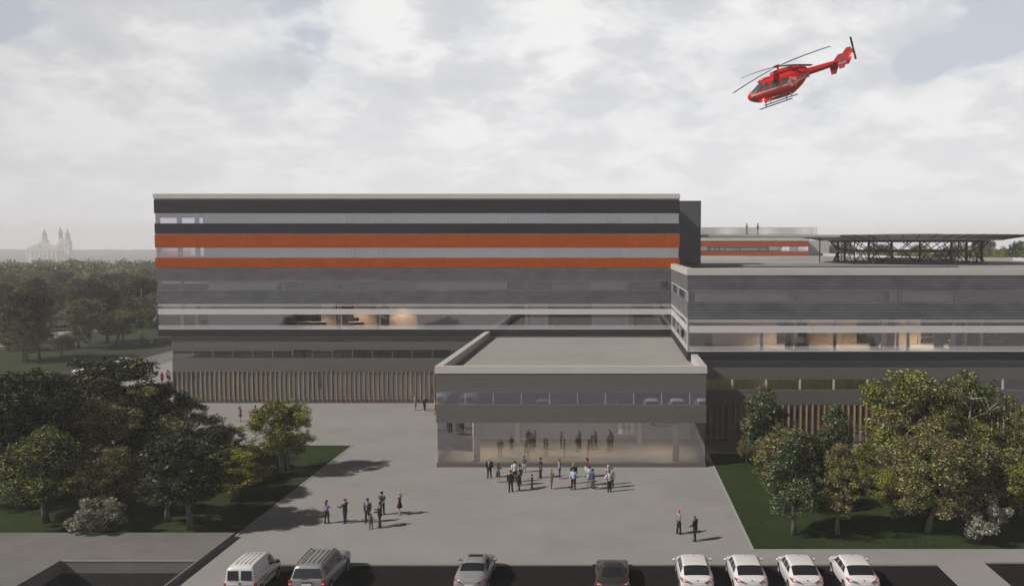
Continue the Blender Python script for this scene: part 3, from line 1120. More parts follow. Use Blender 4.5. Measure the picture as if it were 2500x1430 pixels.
def tree_type(kind, bark, seed, leaves=9000, size=0.17, slim=1.0, first=0.28, multi=1, bare=0.0, round_=1.0, lean=.8):
    """meshes (trunk, crown) of a tree 10 m high with a crown about 6 m wide"""
    rnd = random.Random(seed)
    lean0 = lean
    tb = MB()
    cent, rad = [], []
    for k in range(multi):
        a0 = rnd.uniform(0, 6.28)
        lean = 0.0 if multi == 1 else lean0
        base = Vector((0.22 * math.cos(a0 + k * 2.2), 0.22 * math.sin(a0 + k * 2.2), 0)) if multi > 1 else Vector((0, 0, 0))
        pts = [base.copy()]
        dirn = Vector((math.cos(a0 + k * 2.2) * lean * .3, math.sin(a0 + k * 2.2) * lean * .3, 1)).normalized()
        p = base.copy()
        for i in range(7):
            dirn = (dirn + Vector((rnd.uniform(-.12, .12), rnd.uniform(-.12, .12), .08))).normalized()
            p = p + dirn * 1.18
            pts.append(p.copy())
        r0 = 0.20 if multi == 1 else 0.14
        tb.tube(pts, [r0 * (1.25 if i == 0 else 1) * (1 - i / 8.2) + .015 for i in range(8)], 8)
        nl = 13 if multi == 1 else 7
        for j in range(nl):
            f = first + (0.97 - first) * (j + rnd.uniform(0, .6)) / nl
            q = f * 7
            i = min(6, int(q))
            s = pts[i].lerp(pts[i + 1], q - i)
            ang = j * 2.4 + rnd.uniform(-.5, .5) + a0
            env = math.sin(math.pi * min(1, max(0.05, (f - first + 0.18) / (1.16 - first)))) ** 0.55
            L = (2.75 * env * rnd.uniform(.6, 1.12)) * slim * round_ * (.8 if bare < .1 else 1)
            up = 0.35 + 0.5 * f + rnd.uniform(-.15, .25)
            mid = s + Vector((math.cos(ang) * L * .5, math.sin(ang) * L * .5, L * up * .35))
            end = s + Vector((math.cos(ang) * L, math.sin(ang) * L, L * up * .75))
            tb.tube([s, mid, end], [r0 * .42 * (1.1 - f * .6), r0 * .25, .02], 6)
            for q2 in range(3):
                e2 = mid.lerp(end, rnd.uniform(.2, .9)) + Vector((rnd.uniform(-.9, .9) * slim, rnd.uniform(-.9, .9) * slim, rnd.uniform(-.1, .9)))
                tb.tube([mid.lerp(end, .2 * q2), e2], [.035, .012], 5)
                if rnd.random() > bare:
                    cent.append(tuple(e2))
                    rad.append(rnd.uniform(.45, .85))
            if rnd.random() > bare:
                cent.append(tuple(end))
                rad.append(rnd.uniform(.55, .95))
                cent.append(tuple(mid.lerp(end, .5)))
                rad.append(rnd.uniform(.6, .9))
        cent.append(tuple(pts[-1] + Vector((0, 0, .5))))
        rad.append(.75)
    # keep the crown inside a rounded, uneven envelope and fill its skin with further clumps
    zc, hz_, hw = 5.15 + first * 2.2, 4.45 - first * 1.9, 2.75 * slim * round_
    lump = [(rnd.uniform(0, 6.28), rnd.uniform(-.6, .8), rnd.uniform(-.42, .30)) for _ in range(14)]

    def env(th, q):
        w = 1.0
        for t0, q0, am in lump:
            w += am * math.exp(-((math.cos(th - t0) - 1) ** 2) * 2.2 - (q - q0) ** 2 * 5)
        return w
    cc = []
    for p in cent:
        q = max(-.97, min(.97, (p[2] - zc) / hz_))
        th = math.atan2(p[1], p[0])
        lim = hw * math.sqrt(1 - q * q) * env(th, q)
        d = math.hypot(p[0], p[1])
        k = min(1.0, lim / (d + 1e-6))
        cc.append((p[0] * k, p[1] * k, zc + q * hz_))
    cent = cc
    for i in range(int(80 * (1 - bare))):
        q = rnd.uniform(-.93, .98)
        th = rnd.uniform(0, 6.28)
        f = rnd.uniform(.62, 1.0)
        d = hw * math.sqrt(1 - q * q) * env(th, q) * f * (1.10 if q < 0 else 1.10 - .32 * q)
        cent.append((d * math.cos(th), d * math.sin(th), zc + q * hz_ * f))
        rad.append(rnd.uniform(.28, .70))
    w = np.array(rad) ** 2
    per = np.maximum(10, (leaves * w / w.sum())).astype(int)
    tb_me = bpy.data.meshes.new('trunk')
    tb_me.from_pydata(tb.v, [], tb.f)
    tb_me.materials.append(bark)
    tb_me.polygons.foreach_set('use_smooth', [True] * len(tb.f))
    tb_me.update()
    cm = leaf_mesh('crown', cent, rad, per, size, LEAF[kind], seed)
    return tb_me, cm


def shrub_type(kind, seed):
    rnd = random.Random(seed)
    tb = MB()
    cent, rad = [], []
    for j in range(16):
        a = j * 2.4
        L = rnd.uniform(.9, 2.1)
        h = rnd.uniform(1.6, 3.2)
        e = (math.cos(a) * L, math.sin(a) * L, h)
        tb.tube([(0, 0, 0), (e[0] * .35, e[1] * .35, h * .45), e], [.11, .06, .015], 6)
        for q in range(4):
            cent.append((e[0] * rnd.uniform(.6, 1.12), e[1] * rnd.uniform(.6, 1.12), h * rnd.uniform(.55, 1.08)))
            rad.append(rnd.uniform(.3, .6))
    per = [170] * len(cent)
    me = bpy.data.meshes.new('trunk')
    me.from_pydata(tb.v, [], tb.f)
    me.materials.append(M['trunk'])
    me.update()
    return me, leaf_mesh('crown', cent, rad, per, .12, LEAF[kind], seed)


TT = {}
def T(key, *a, **k):
    TT[key] = tree_type(*a, **k)


T('green1', 'green', M['trunk'], 11, 19792, 0.111)
T('green2', 'dark', M['trunk'], 12, 23562, 0.118, round_=1.12)
T('dark1', 'dark', M['trunk'], 13, 23562, 0.118, round_=1.1, first=.22)
T('brown1', 'brown', M['trunk'], 14, 23562, 0.101, round_=.95)
T('brown2', 'brown', M['trunk'], 15, 26390, 0.101, round_=1.2, first=.2)
T('yellow1', 'yellow', M['trunk'], 16, 23562, 0.101, round_=1.0, first=.2)
T('yellow2', 'yellow', M['trunk'], 17, 21677, 0.111, round_=1.1)
T('berry1', 'berry', M['trunk'], 18, 17907, 0.126, slim=.95)
T('blue1', 'blue', M['trunk'], 19, 16022, 0.146, round_=1.05)
T('birch1', 'green', M['birch'], 20, 16022, 0.111, multi=2, bare=.12)
T('birch2', 'dark', M['birch'], 21, 17907, 0.118, multi=3, lean=.35)
T('birch3', 'brown', M['birch'], 22, 14137, 0.111, multi=2, bare=.3)
TT['silver'] = shrub_type('silver', 23)
N_TREE = [0]


def tree(name, label, u, v, vtop, wpx, key, group, cat='tree', rot=None, base_z=0.03, depth_w=None):
    """u, v: foot in the photograph, vtop: top of the crown, wpx: crown width"""
    X, Y = G(u, v, base_z)
    a, b_, c = ray(u, vtop)
    H = CAM_Z + c * (Y / b_) - base_z
    Wd = wpx / CAM_F * Y
    return tree_at(name, label, X, Y, H, Wd, key, group, cat, rot, base_z)


def tree_at(name, label, X, Y, H, Wd, key, group, cat='tree', rot=None, base_z=0.0):
    N_TREE[0] += 1
    tm, cm = TT[key]
    r = thing(name, label, cat, (X, Y, base_z), (N_TREE[0] * 1.7) if rot is None else rot, group)
    sh, sw = (3.5, 4.4) if key == 'silver' else (9.6, 5.35)
    s = (Wd / sw, Wd / sw, H / sh)
    for nm, me in (('trunk', tm), ('crown', cm)):
        o = bpy.data.objects.new(nm, me)
        C.objects.link(o)
        o.parent = r
        o.scale = s
    return r


GL = 'trees on the lawn left of the plaza'
GR = 'trees on the lawn right of the plaza'
NEAR = [
    ('leafy_tree', 'slim dark green tree with straight thin trunk in the left lawn corner', 113, 1275, 1040, 190, 'green1', GL),
    ('leafy_tree', 'tall broad dark tree right at the left picture edge of the lawn', 50, 1240, 905, 290, 'green2', GL),
    ('leafy_tree', 'biggest dark broad tree behind the left lawn, reaching up to the parked white cars', 300, 1170, 862, 300, 'dark1', GL),
    ('leafy_tree', 'brownish tree standing right behind the silver shrub', 268, 1262, 1085, 160, 'brown1', GL),
    ('leafy_tree', 'dark tree with bare straight stem between silver shrub and lone thin trunked tree', 410, 1272, 1065, 150, 'green2', GL),
    ('leafy_tree', 'blue green large leaved tree with long thin trunk near the plaza corner', 466, 1290, 1050, 190, 'blue1', GL),
    ('leafy_tree', 'low yellow green tree with short trunk casting its shadow on the plaza edge', 578, 1212, 1088, 165, 'yellow1', GL),
    ('leafy_tree', 'yellow green tree at the lawn tip beside the plaza, fullest crown', 688, 1156, 968, 140, 'yellow2', GL),
    ('leafy_tree', 'slender tree right behind the yellow green tree at the lawn tip', 706, 1146, 985, 100, 'green1', GL),
    ('leafy_tree', 'loose crowned tree with pale branches in front of the timber screen', 478, 1135, 962, 130, 'birch1', GL),
    ('leafy_tree', 'small brown tinged tree with bare pale top twigs before the plaza', 556, 1150, 1030, 105, 'birch3', GL),
    ('leafy_tree', 'brown green tree leaning into the flank of the biggest dark tree', 322, 1190, 940, 200, 'brown2', GL),
    ('leafy_tree', 'round dark tree at the far left behind the tall broad one', 60, 1160, 900, 240, 'dark1', GL),
    ('leafy_tree', 'dark tree rising between the far left tree and the biggest tree', 170, 1180, 960, 230, 'green2', GL),
    ('leafy_tree', 'green tree cut by the left picture edge above the lawn', -10, 1235, 1000, 170, 'green1', GL),
    ('leafy_tree', 'dark round tree hidden low behind the bare stemmed dark tree', 400, 1195, 1030, 170, 'dark1', GL),
    ('leafy_tree', 'dull green tree filling the gap right of the biggest dark tree', 395, 1150, 930, 150, 'green2', GL),
    ('leafy_tree', 'brown speckled tree low at the left lawn behind the slim dark tree', 150, 1215, 1010, 190, 'brown2', GL),
    ('leafy_tree', 'dark tree between the yellow green low tree and the loose crowned tree', 515, 1180, 1040, 130, 'green2', GL),
    ('silver_shrub', 'rounded silver leaved shrub at the front of the left lawn', 240, 1302, 1213, 130, 'silver', 'silver leaved shrubs'),
    ('leafy_tree', 'green tree with red berries and straight stem, nearest on the right lawn', 1939, 1304, 1062, 165, 'berry1', GR),
    ('leafy_tree', 'tan crowned tree with pale trunk foot left of the nearest berry tree', 1915, 1248, 1035, 150, 'brown1', GR),
    ('leafy_tree', 'tan and olive tree standing right of the nearest berry tree', 2045, 1305, 1078, 135, 'brown1', GR),
    ('leafy_tree', 'wide tan tree with thick dark trunk in the middle of the right lawn', 2265, 1298, 1040, 215, 'brown2', GR),
    ('leafy_tree', 'pointed dark green berry tree before the timber screen near the lobby', 1872, 1150, 950, 160, 'berry1', GR),
    ('small_tree', 'tiny tan sapling with thin stem beside the lobby side wall', 1822, 1131, 1062, 55, 'brown1', GR),
    ('leafy_tree', 'cone shaped green tree in front of the middle of the right timber screen', 2030, 1180, 990, 130, 'berry1', GR),
    ('leafy_tree', 'tallest olive tree on the right lawn reaching the mezzanine windows', 2200, 1190, 888, 200, 'yellow2', GR),
    ('leafy_tree', 'tan and olive tree pressed against the tallest olive tree', 2255, 1215, 915, 190, 'brown2', GR),
    ('leafy_tree', 'green tree with bare white branches poking out of its top', 2325, 1200, 893, 170, 'birch1', GR),
    ('leafy_tree', 'leafy green crown right of the bare white branches', 2390, 1195, 928, 150, 'green1', GR),
    ('leafy_tree', 'open crowned tree with pale crooked trunk above the right silver shrub', 2430, 1238, 1075, 170, 'birch3', GR),
    ('silver_shrub', 'bushy silver leaved shrub below the pale crooked trunk on the right lawn', 2392, 1318, 1216, 128, 'silver', 'silver leaved shrubs'),
    ('leafy_tree', 'dark olive tree cut by the right picture edge', 2500, 1215, 985, 170, 'brown1', GR),
    ('leafy_tree', 'small bright yellow green tree between two tan trees on the right lawn', 2112, 1205, 1075, 85, 'yellow1', GR),
    ('leafy_tree', 'yellow green tree under the leafy crown right of the white branches', 2385, 1215, 1010, 150, 'yellow1', GR),
    ('leafy_tree', 'low yellow green tree left of the thick trunked tan tree', 2185, 1265, 1125, 120, 'yellow1', GR),
    ('leafy_tree', 'bright yellow green tree at the right edge beside the silver shrub', 2490, 1262, 1120, 130, 'yellow1', GR),
    ('leafy_tree', 'dark green tree half hidden behind the cone shaped green tree', 1985, 1210, 1060, 120, 'green2', GR),
    ('leafy_tree', 'shaded dark tree behind the wide tan tree', 2310, 1255, 1050, 200, 'green2', GR),
    ('leafy_tree', 'dark tree deep in the grove right of the tallest olive tree', 2300, 1180, 960, 190, 'dark1', GR),
]
for t in NEAR:
    tree(*t)

GM = 'trees on the far lawn across the road'
MID = [
    (62, 880, 695, 130, 'dark1', 'tall dark tree with dark trunk at the near edge of the far lawn'),
    (97, 878, 720, 85, 'brown1', 'brown tree with stout trunk on the near edge of the far lawn'),
    (63, 884, 775, 75, 'brown2', 'low brown tree in front of the tall dark tree on the far lawn'),
    (150, 869, 815, 62, 'brown1', 'smallest round tree on the far lawn, alone with a long shadow'),
    (192, 849, 775, 60, 'yellow1', 'small olive tree left of the forked birch on the far lawn'),
    (230, 849, 722, 120, 'birch1', 'forked white trunked birch in the middle of the far lawn'),
    (284, 844, 752, 95, 'yellow2', 'olive tree with dark bent trunk on the far lawn'),
    (367, 838, 708, 85, 'birch1', 'white trunked birch nearest the hospital corner'),
    (347, 828, 675, 80, 'birch2', 'tall birch just behind the birch nearest the hospital corner'),
    (300, 833, 760, 60, 'brown1', 'brownish tree behind the olive tree with bent trunk'),
    (262, 838, 690, 85, 'dark1', 'dark tree behind and right of the forked birch'),
    (212, 838, 700, 90, 'green2', 'green tree behind and left of the forked birch'),
    (20, 856, 745, 80, 'brown2', 'brown tree at the left picture edge of the far lawn'),
    (45, 856, 745, 60, 'yellow2', 'olive tree beside the brown one at the left picture edge'),
    (125, 797, 688, 95, 'green1', 'hazy round tree by the far path'),
    (170, 792, 692, 40, 'birch1', 'slim hazy birch by the far path'),
    (240, 790, 676, 75, 'green2', 'hazy dark tree standing behind the olive trees'),
    (300, 790, 683, 70, 'green1', 'hazy pale green tree right of the hazy dark tree'),
    (5, 812, 690, 80, 'green2', 'hazy tree at the left picture edge beyond the path'),
    (85, 800, 672, 60, 'dark1', 'hazy tall tree with ragged top beyond the path'),
    (345, 800, 668, 60, 'dark1', 'hazy tall tree behind the birches'),
    (200, 800, 705, 60, 'brown1', 'hazy brown tree between the slim birch and the olive trees'),
    (60, 800, 700, 60, 'green1', 'hazy tree between path and left picture edge'),
    (385, 812, 695, 50, 'green2', 'hazy tree half behind the hospital corner'),
    (150, 780, 695, 60, 'green1', 'faint round tree behind the slim hazy birch'),
]
for u, v, vt, w, k, lb in MID:
    tree('leafy_tree', lb, u, v, vt, w, k, GM, base_z=-0.12)
rnd = random.Random(77)
for i in range(34):
    Y = rnd.uniform(205, 330)
    X = px(rnd.uniform(-60, 470), Y)
    tree_at('woodland_tree', 'hazy tree at the front edge of the distant wood', X, Y, rnd.uniform(9, 12.5), rnd.uniform(7.5, 10), rnd.choice(['green1', 'green2', 'dark1', 'brown1']), 'hazy trees at the front edge of the wood', base_z=-.12)
GB = 'tall trees behind the hospital roof'
k = 0
for u, vt, Y, w, key, lb in [(2395, 592, 236, 95, 'yellow2', 'yellowish tree behind the roof between the two right deck posts'), (2445, 600, 240, 70, 'yellow1', 'yellow tree behind the roof right of the deck posts'),
                             (2475, 583, 244, 100, 'blue1', 'blue green tree behind the roof at the right picture edge'), (2350, 612, 238, 70, 'yellow1', 'low yellow tree seen through the right end of the lattice'),
                             (2300, 600, 246, 80, 'dark1', 'dark tree seen through the lattice, right part'), (2245, 607, 240, 80, 'yellow2', 'olive tree seen through the lattice, centre right'),
                             (2190, 606, 250, 85, 'green1', 'green tree seen through the lattice, centre'), (2135, 610, 262, 85, 'yellow2', 'olive tree seen through the lattice, centre left'),
                             (2085, 612, 275, 80, 'green1', 'green tree seen through the lattice, left part'), (2020, 584, 330, 60, 'brown2', 'hazy tree behind the roof left of the lattice'),
                             (2060, 578, 345, 60, 'brown1', 'hazy pale tree behind the lattice left end'), (2395, 578, 330, 70, 'green2', 'hazy dark tree high behind the right deck posts'),
                             (2250, 590, 330, 90, 'brown1', 'hazy brown tree far behind the lattice'), (2150, 592, 340, 90, 'green2', 'hazy dark green tree far behind the lattice'),
                             (2505, 600, 235, 80, 'green1', 'green tree cut by the right picture edge behind the roof'), (2330, 588, 330, 70, 'brown2', 'hazy tan tree far behind the lattice right end'),
                             (1868, 574, 420, 22, 'dark1', 'hazy treetop just above the rooftop pavilion')]:
    a, b_, c = ray(u, vt)
    tree_at('tall_tree', lb, px(u, Y), Y, CAM_Z + c * Y / b_, w / CAM_F * Y, key, GB, base_z=-.12)


def woods():
    rng = random.Random(9)
    cent, rad, per = [], [], []
    for i in range(430):
        Y = rng.uniform(300, 620)
        X = px(rng.uniform(-260, 560), Y) if rng.random() < .8 else px(rng.uniform(1950, 2700), Y)
        if X > 0:
            Y = rng.uniform(420, 620)
        gz = -.12 - 12 * max(0, Y - 420) / 680
        H = rng.uniform(8.5, 12.5)
        for q in range(7):
            cent.append((X + rng.uniform(-3.2, 3.2), Y + rng.uniform(-3, 3), gz + H * rng.uniform(.35, .95)))
            rad.append(rng.uniform(1.8, 3.0))
            per.append(26)
    me = leaf_mesh('woods', cent, rad, per, .75, LEAF['green'], 3)
    o = bpy.data.objects.new('woods', me)
    C.objects.link(o)
    tag(o, 'hazy far-off wood stretching behind the far lawn', 'wood', kind='stuff')


woods()


# ------------------------------------------------------------------ cars
M['white_paint'] = mat('white_car_paint', (0.58, 0.57, 0.565), 0.28, coat=0.5)
M['silver_paint'] = mat('silver_car_paint', (0.25, 0.25, 0.255), 0.3, metal=0.15, coat=0.5)
M['grey_paint'] = mat('grey_car_paint', (0.040, 0.038, 0.037), 0.3, metal=0.4, coat=0.6)
M['autoglass'] = mat('car_glass', (0.012, 0.014, 0.017), 0.06, spec=0.7)
M['tyre'] = mat('tyre_rubber', (0.018, 0.018, 0.018), 0.85)
M['rim'] = mat('alloy_rim', (0.32, 0.32, 0.33), 0.3, metal=0.8)
M['taillight'] = mat('tail_light_lens', (0.42, 0.018, 0.018), 0.15, coat=0.6)
M['clearlens'] = mat('clear_lens', (0.55, 0.55, 0.60), 0.1, coat=0.6)
M['blacktrim'] = mat('black_trim', (0.015, 0.015, 0.016), 0.5)
M['plate_'] = mat('number_plate', (0.55, 0.55, 0.52), 0.5)


def crom(keys, n):
    """smooth interpolation of station rows"""
    keys = [np.array(k, float) for k in keys]
    out = []
    segs = len(keys) - 1
    for i in range(n + 1):
        t = i / n * segs
        k = min(segs - 1, int(t))
        f = t - k
        p0, p1, p2, p3 = keys[max(0, k - 1)], keys[k], keys[k + 1], keys[min(segs, k + 2)]
        h = 0.5 * ((2 * p1) + (-p0 + p2) * f + (2 * p0 - 5 * p1 + 4 * p2 - p3) * f ** 2 + (-p0 + 3 * p1 - 3 * p2 + p3) * f ** 3)
        # keep smoothness but avoid overshoot
        lo, hi = np.minimum(p1, p2), np.maximum(p1, p2)
        out.append(np.clip(h, lo - 0.01, hi + 0.01))
    return out


# station: y, z top centre, z shoulder, half width shoulder, half width roof edge, z bottom
SPEC = {
    'sedan': dict(st=[(0.0, .86, .72, .70, .55, .36), (.12, 1.00, .82, .86, .62, .26), (.55, 1.06, .92, .90, .66, .22), (.95, 1.13, .95, .915, .66, .2), (1.55, 1.40, .97, .92, .62, .2), (2.1, 1.475, .96, .92, .60, .2),
                      (2.7, 1.465, .95, .92, .60, .2), (3.1, 1.37, .94, .92, .62, .2), (3.65, 1.06, .93, .91, .68, .2), (4.2, .97, .86, .89, .66, .2), (4.6, .86, .76, .82, .60, .24), (4.8, .70, .62, .62, .45, .34)], wheels=(.95, 3.85), wr=.33, roof=(1.62, 2.75), rear=(.98, 1.56), front=(3.02, 3.62), side=(1.25, 3.25)),
    'hatch': dict(st=[(0.0, .86, .74, .76, .58, .36), (.10, 1.02, .86, .88, .66, .26), (.38, 1.08, .96, .915, .68, .22), (.75, 1.24, .985, .925, .68, .2), (1.25, 1.43, .985, .93, .67, .2), (2.0, 1.49, .97, .93, .66, .2),
                      (2.75, 1.485, .96, .93, .66, .2), (3.15, 1.38, .95, .92, .67, .2), (3.7, 1.07, .94, .91, .70, .2), (4.1, .97, .87, .89, .67, .2), (4.45, .84, .76, .82, .60, .24), (4.62, .70, .62, .62, .45, .34)], wheels=(.85, 3.65), wr=.33, roof=(1.3, 2.8), rear=(.46, 1.2), front=(3.1, 3.66), side=(1.0, 3.3)),
    'coupe': dict(st=[(0.0, .80, .66, .72, .5, .34), (.12, .93, .80, .90, .60, .24), (.5, .98, .86, .935, .62, .2), (.9, 1.06, .88, .94, .58, .18), (1.45, 1.21, .86, .92, .54, .18), (1.95, 1.285, .84, .91, .52, .18),
                      (2.4, 1.27, .83, .91, .53, .18), (2.8, 1.14, .83, .91, .58, .18), (3.25, .93, .84, .92, .66, .18), (3.8, .84, .82, .92, .70, .18), (4.25, .72, .70, .84, .60, .22), (4.45, .58, .52, .62, .4, .3)], wheels=(.85, 3.55), wr=.34, roof=(1.8, 2.4), rear=(.72, 1.55), front=(2.52, 3.12), side=(1.45, 2.85)),
    'wagon': dict(st=[(0.0, 1.10, .95, .84, .74, .45), (.05, 1.30, 1.08, .95, .76, .38), (.30, 1.80, 1.16, .99, .72, .34), (.55, 1.88, 1.16, .995, .71, .32), (1.6, 1.92, 1.16, 1.0, .71, .32), (2.8, 1.90, 1.15, 1.0, .71, .32), (3.35, 1.80, 1.14, 1.0, .73, .32),
                      (3.95, 1.26, 1.12, .99, .80, .32), (4.7, 1.18, 1.06, .98, .80, .32), (5.15, 1.08, .98, .93, .74, .36), (5.35, .86, .8, .80, .6, .42)], wheels=(1.0, 4.3), wr=.40, roof=(.55, 3.1), rear=(.08, .28), front=(3.38, 3.9), side=(.5, 3.5)),
    'van': dict(st=[(0.0, 1.20, 1.00, .80, .72, .42), (.03, 1.60, 1.06, .84, .71, .34), (.12, 1.82, 1.06, .86, .68, .3), (.5, 1.90, 1.07, .87, .66, .26), (1.5, 1.92, 1.07, .875, .65, .24), (2.35, 1.88, 1.06, .87, .64, .24), (2.75, 1.76, 1.05, .87, .64, .24),
                    (3.35, 1.22, 1.02, .86, .68, .24), (3.85, 1.02, .92, .83, .64, .26), (4.15, .80, .74, .70, .5, .32)], wheels=(.72, 3.35), wr=.31, roof=(.5, 2.4), rear=(.035, .11), front=(2.8, 3.3), side=(2.15, 3.05)),
}


def car(kind, name, label, X, Y, rz, paint, group='parked cars', z=-0.10, extras=()):
    sp = SPEC[kind]
    st = crom(sp['st'], 44)
    r = thing(name, label, 'car' if kind != 'van' else 'van', (X, Y, z), rz, group)
    r.scale = (1.05, .92, 1.02)
    ks = np.array([s[0] for s in st])

    def section(y):
        """half outline, bottom centre to top centre"""
        s = [np.interp(y, ks, [q[i] for q in st]) for i in range(6)]
        _, zt, zs, ws, wr_, zb = s
        rise = zt - zs
        wg = min(ws - .02, wr_ + (ws - .05 - wr_) * (1.0 if rise > .2 else .9))
        pts = [(0, zb), (ws * .86, zb), (ws * .965, zb + .10), (ws * 1.0, zb + (zs - zb) * .5), (ws * .985, zs - .05), (wg, zs + min(.03, rise * .3))]
        e = min(.10, rise * .25)
        pts += [(wr_ + (wg - wr_) * .12 + .01, zt - e - .012), (wr_ * .93, zt - e * .35), (wr_ * .6, zt - e * .08), (0, zt)]
        return pts
    rings = []
    for y in ks:
        h = section(y)
        ring_ = [(x, y, zz) for x, zz in h] + [(-x, y, zz) for x, zz in reversed(h[1:-1])]
        rings.append(ring_)
    b = MB()
    b.loft(rings)
    body = b.build('body', paint, r, 'auto')

    def surf(y, j, side):
        h = section(y)
        k = min(len(h) - 2, int(j))
        f = j - k
        x = h[k][0] * (1 - f) + h[k + 1][0] * f
        zz = h[k][1] * (1 - f) + h[k + 1][1] * f
        return Vector((x * side, y, zz))

    def patch(nm, m, c4, par=r, off_=.012, nu=8, nv=4, both=False, side=1):
        """quad on the shell: corners (y, j, side) in order, bilinear"""
        bb = MB()
        for s_ in ((1, -1) if both else (side,)):
            V = []
            for a in range(nu + 1):
                for c in range(nv + 1):
                    fa, fc = a / nu, c / nv
                    y = (c4[0][0] * (1 - fa) + c4[1][0] * fa) * (1 - fc) + (c4[3][0] * (1 - fa) + c4[2][0] * fa) * fc
                    j = (c4[0][1] * (1 - fa) + c4[1][1] * fa) * (1 - fc) + (c4[3][1] * (1 - fa) + c4[2][1] * fa) * fc
                    p = surf(y, j, s_)
                    d1 = surf(y + .02, j, s_) - surf(y - .02, j, s_)
                    d2 = surf(y, min(9, j + .1), s_) - surf(y, max(0, j - .1), s_)
                    nrm = d1.cross(d2)
                    nrm = nrm.normalized() if nrm.length > 1e-9 else Vector((0, 0, 1))
                    if nrm.dot(p - Vector((0, y, .6))) < 0:
                        nrm = -nrm
                    V.append(p + nrm * off_)
            F = []
            for a in range(nu):
                for c in range(nv):
                    q = a * (nv + 1) + c
                    F.append((q, q + 1, q + nv + 2, q + nv + 1))
            bb.add(V, F)
        return bb.build(nm, m, par, True)

    ry0, ry1 = sp['rear']
    fy0, fy1 = sp['front']
    sy0, sy1 = sp['side']
    g = M['autoglass']
    if kind == 'van':
        for s_ in (1, -1):
            bb = MB()
            v = [(s_ * .07, -.02, 1.14), (s_ * .66, -.02, 1.14), (s_ * .64, .035, 1.66), (s_ * .08, .035, 1.66)]
            v = [(x, y + 0.005, zz) for x, y, zz in v]
            v2 = [(x, y - .02, zz) for x, y, zz in v]
            bb.add(v + v2, [(0, 1, 2, 3), (4, 7, 6, 5), (0, 4, 5, 1), (1, 5, 6, 2), (2, 6, 7, 3), (3, 7, 4, 0)])
            bb.build('rear_window', g, r)
        bb = MB()
        bb.box(-.70, .70, -.03, .0, .80, .84)
        bb.build('bumper_line', M['blacktrim'], r)
        bb = MB()
        bb.ball((0, -.01, .95), (.09, .02, .05), 12, 6)
        bb.build('badge', M['blacktrim'], r)
        bb = MB()
        for x in (-.36, -.12, .12, .36):
            bb.box(x - .012, x + .012, .45, 2.3, 1.905, 1.925)
        bb.build('roof_ribs', M['silver_paint'], r)
        for s_ in (1, -1):
            bb = MB()
            bb.box(min(s_ * .875, s_ * .893), max(s_ * .875, s_ * .893), .4, 1.6, .93, .96)
            bb.box(min(s_ * .875, s_ * .893), max(s_ * .875, s_ * .893), 1.2, 2.9, .70, .74)
            bb.build('side_rail', M['blacktrim'], r)
    elif kind == 'wagon':
        bb = MB()
        v = [(-.78, .055, 1.27), (.78, .055, 1.27), (.66, .27, 1.74), (-.66, .27, 1.74)]
        v2 = [(x, y - .035, zz) for x, y, zz in v]
        v = [(x, y + .05, zz) for x, y, zz in v]
        bb.add(v + v2, [(0, 1, 2, 3), (4, 7, 6, 5), (0, 4, 5, 1), (1, 5, 6, 2), (2, 6, 7, 3), (3, 7, 4, 0)])
        bb.build('rear_window', g, r)
    else:
        for_j = ((ry0, 6.35), (ry1, 6.6))
        bb = MB()
        V, n1_, n2_ = [], 8, 10
        for a in range(n1_ + 1):
            y = ry0 + (ry1 - ry0) * a / n1_
            for c in range(n2_ + 1):
                t = -1 + 2 * c / n2_
                sgn = 1 if t >= 0 else -1
                jj = 9 - abs(t) * 2.75
                p = surf(y, jj, sgn)
                V.append(p + Vector((0, -.006, .014)))
        bb.add(V, [(a * (n2_ + 1) + c, a * (n2_ + 1) + c + 1, (a + 1) * (n2_ + 1) + c + 1, (a + 1) * (n2_ + 1) + c) for a in range(n1_) for c in range(n2_)])
        bb.build('rear_window', g, r, True)
    bb = MB()
    V, n1_, n2_ = [], 6, 10
    for a in range(n1_ + 1):
        y = fy0 + (fy1 - fy0) * a / n1_
        for c in range(n2_ + 1):
            t = -1 + 2 * c / n2_
            p = surf(y, 9 - abs(t) * 2.85, 1 if t >= 0 else -1)
            V.append(p + Vector((0, .006, .014)))
    bb.add(V, [(a * (n2_ + 1) + c, a * (n2_ + 1) + c + 1, (a + 1) * (n2_ + 1) + c + 1, (a + 1) * (n2_ + 1) + c) for a in range(n1_) for c in range(n2_)])
    bb.build('windshield', g, r, True)
    # side windows
    cuts = {'hatch': [(sy0, 1.62), (1.70, 2.42), (2.50, sy1)], 'sedan': [(sy0, 1.72), (1.80, 2.42), (2.50, sy1)], 'coupe': [(sy0, 2.0), (2.06, sy1)], 'wagon': [(sy0, 1.45), (1.55, 2.45), (2.55, sy1)], 'van': [(sy0, sy1)]}[kind]
    for s_ in (1, -1):
        for i, (a, c) in enumerate(cuts):
            ta = a + (.28 if i == 0 and kind in ('sedan', 'coupe', 'hatch') else 0)
            tc_ = c - (.42 if i == len(cuts) - 1 else 0)
            patch('side_window', g, [(a, 5.12), (c, 5.12), (tc_, 5.9), (ta, 5.9)], side=s_)
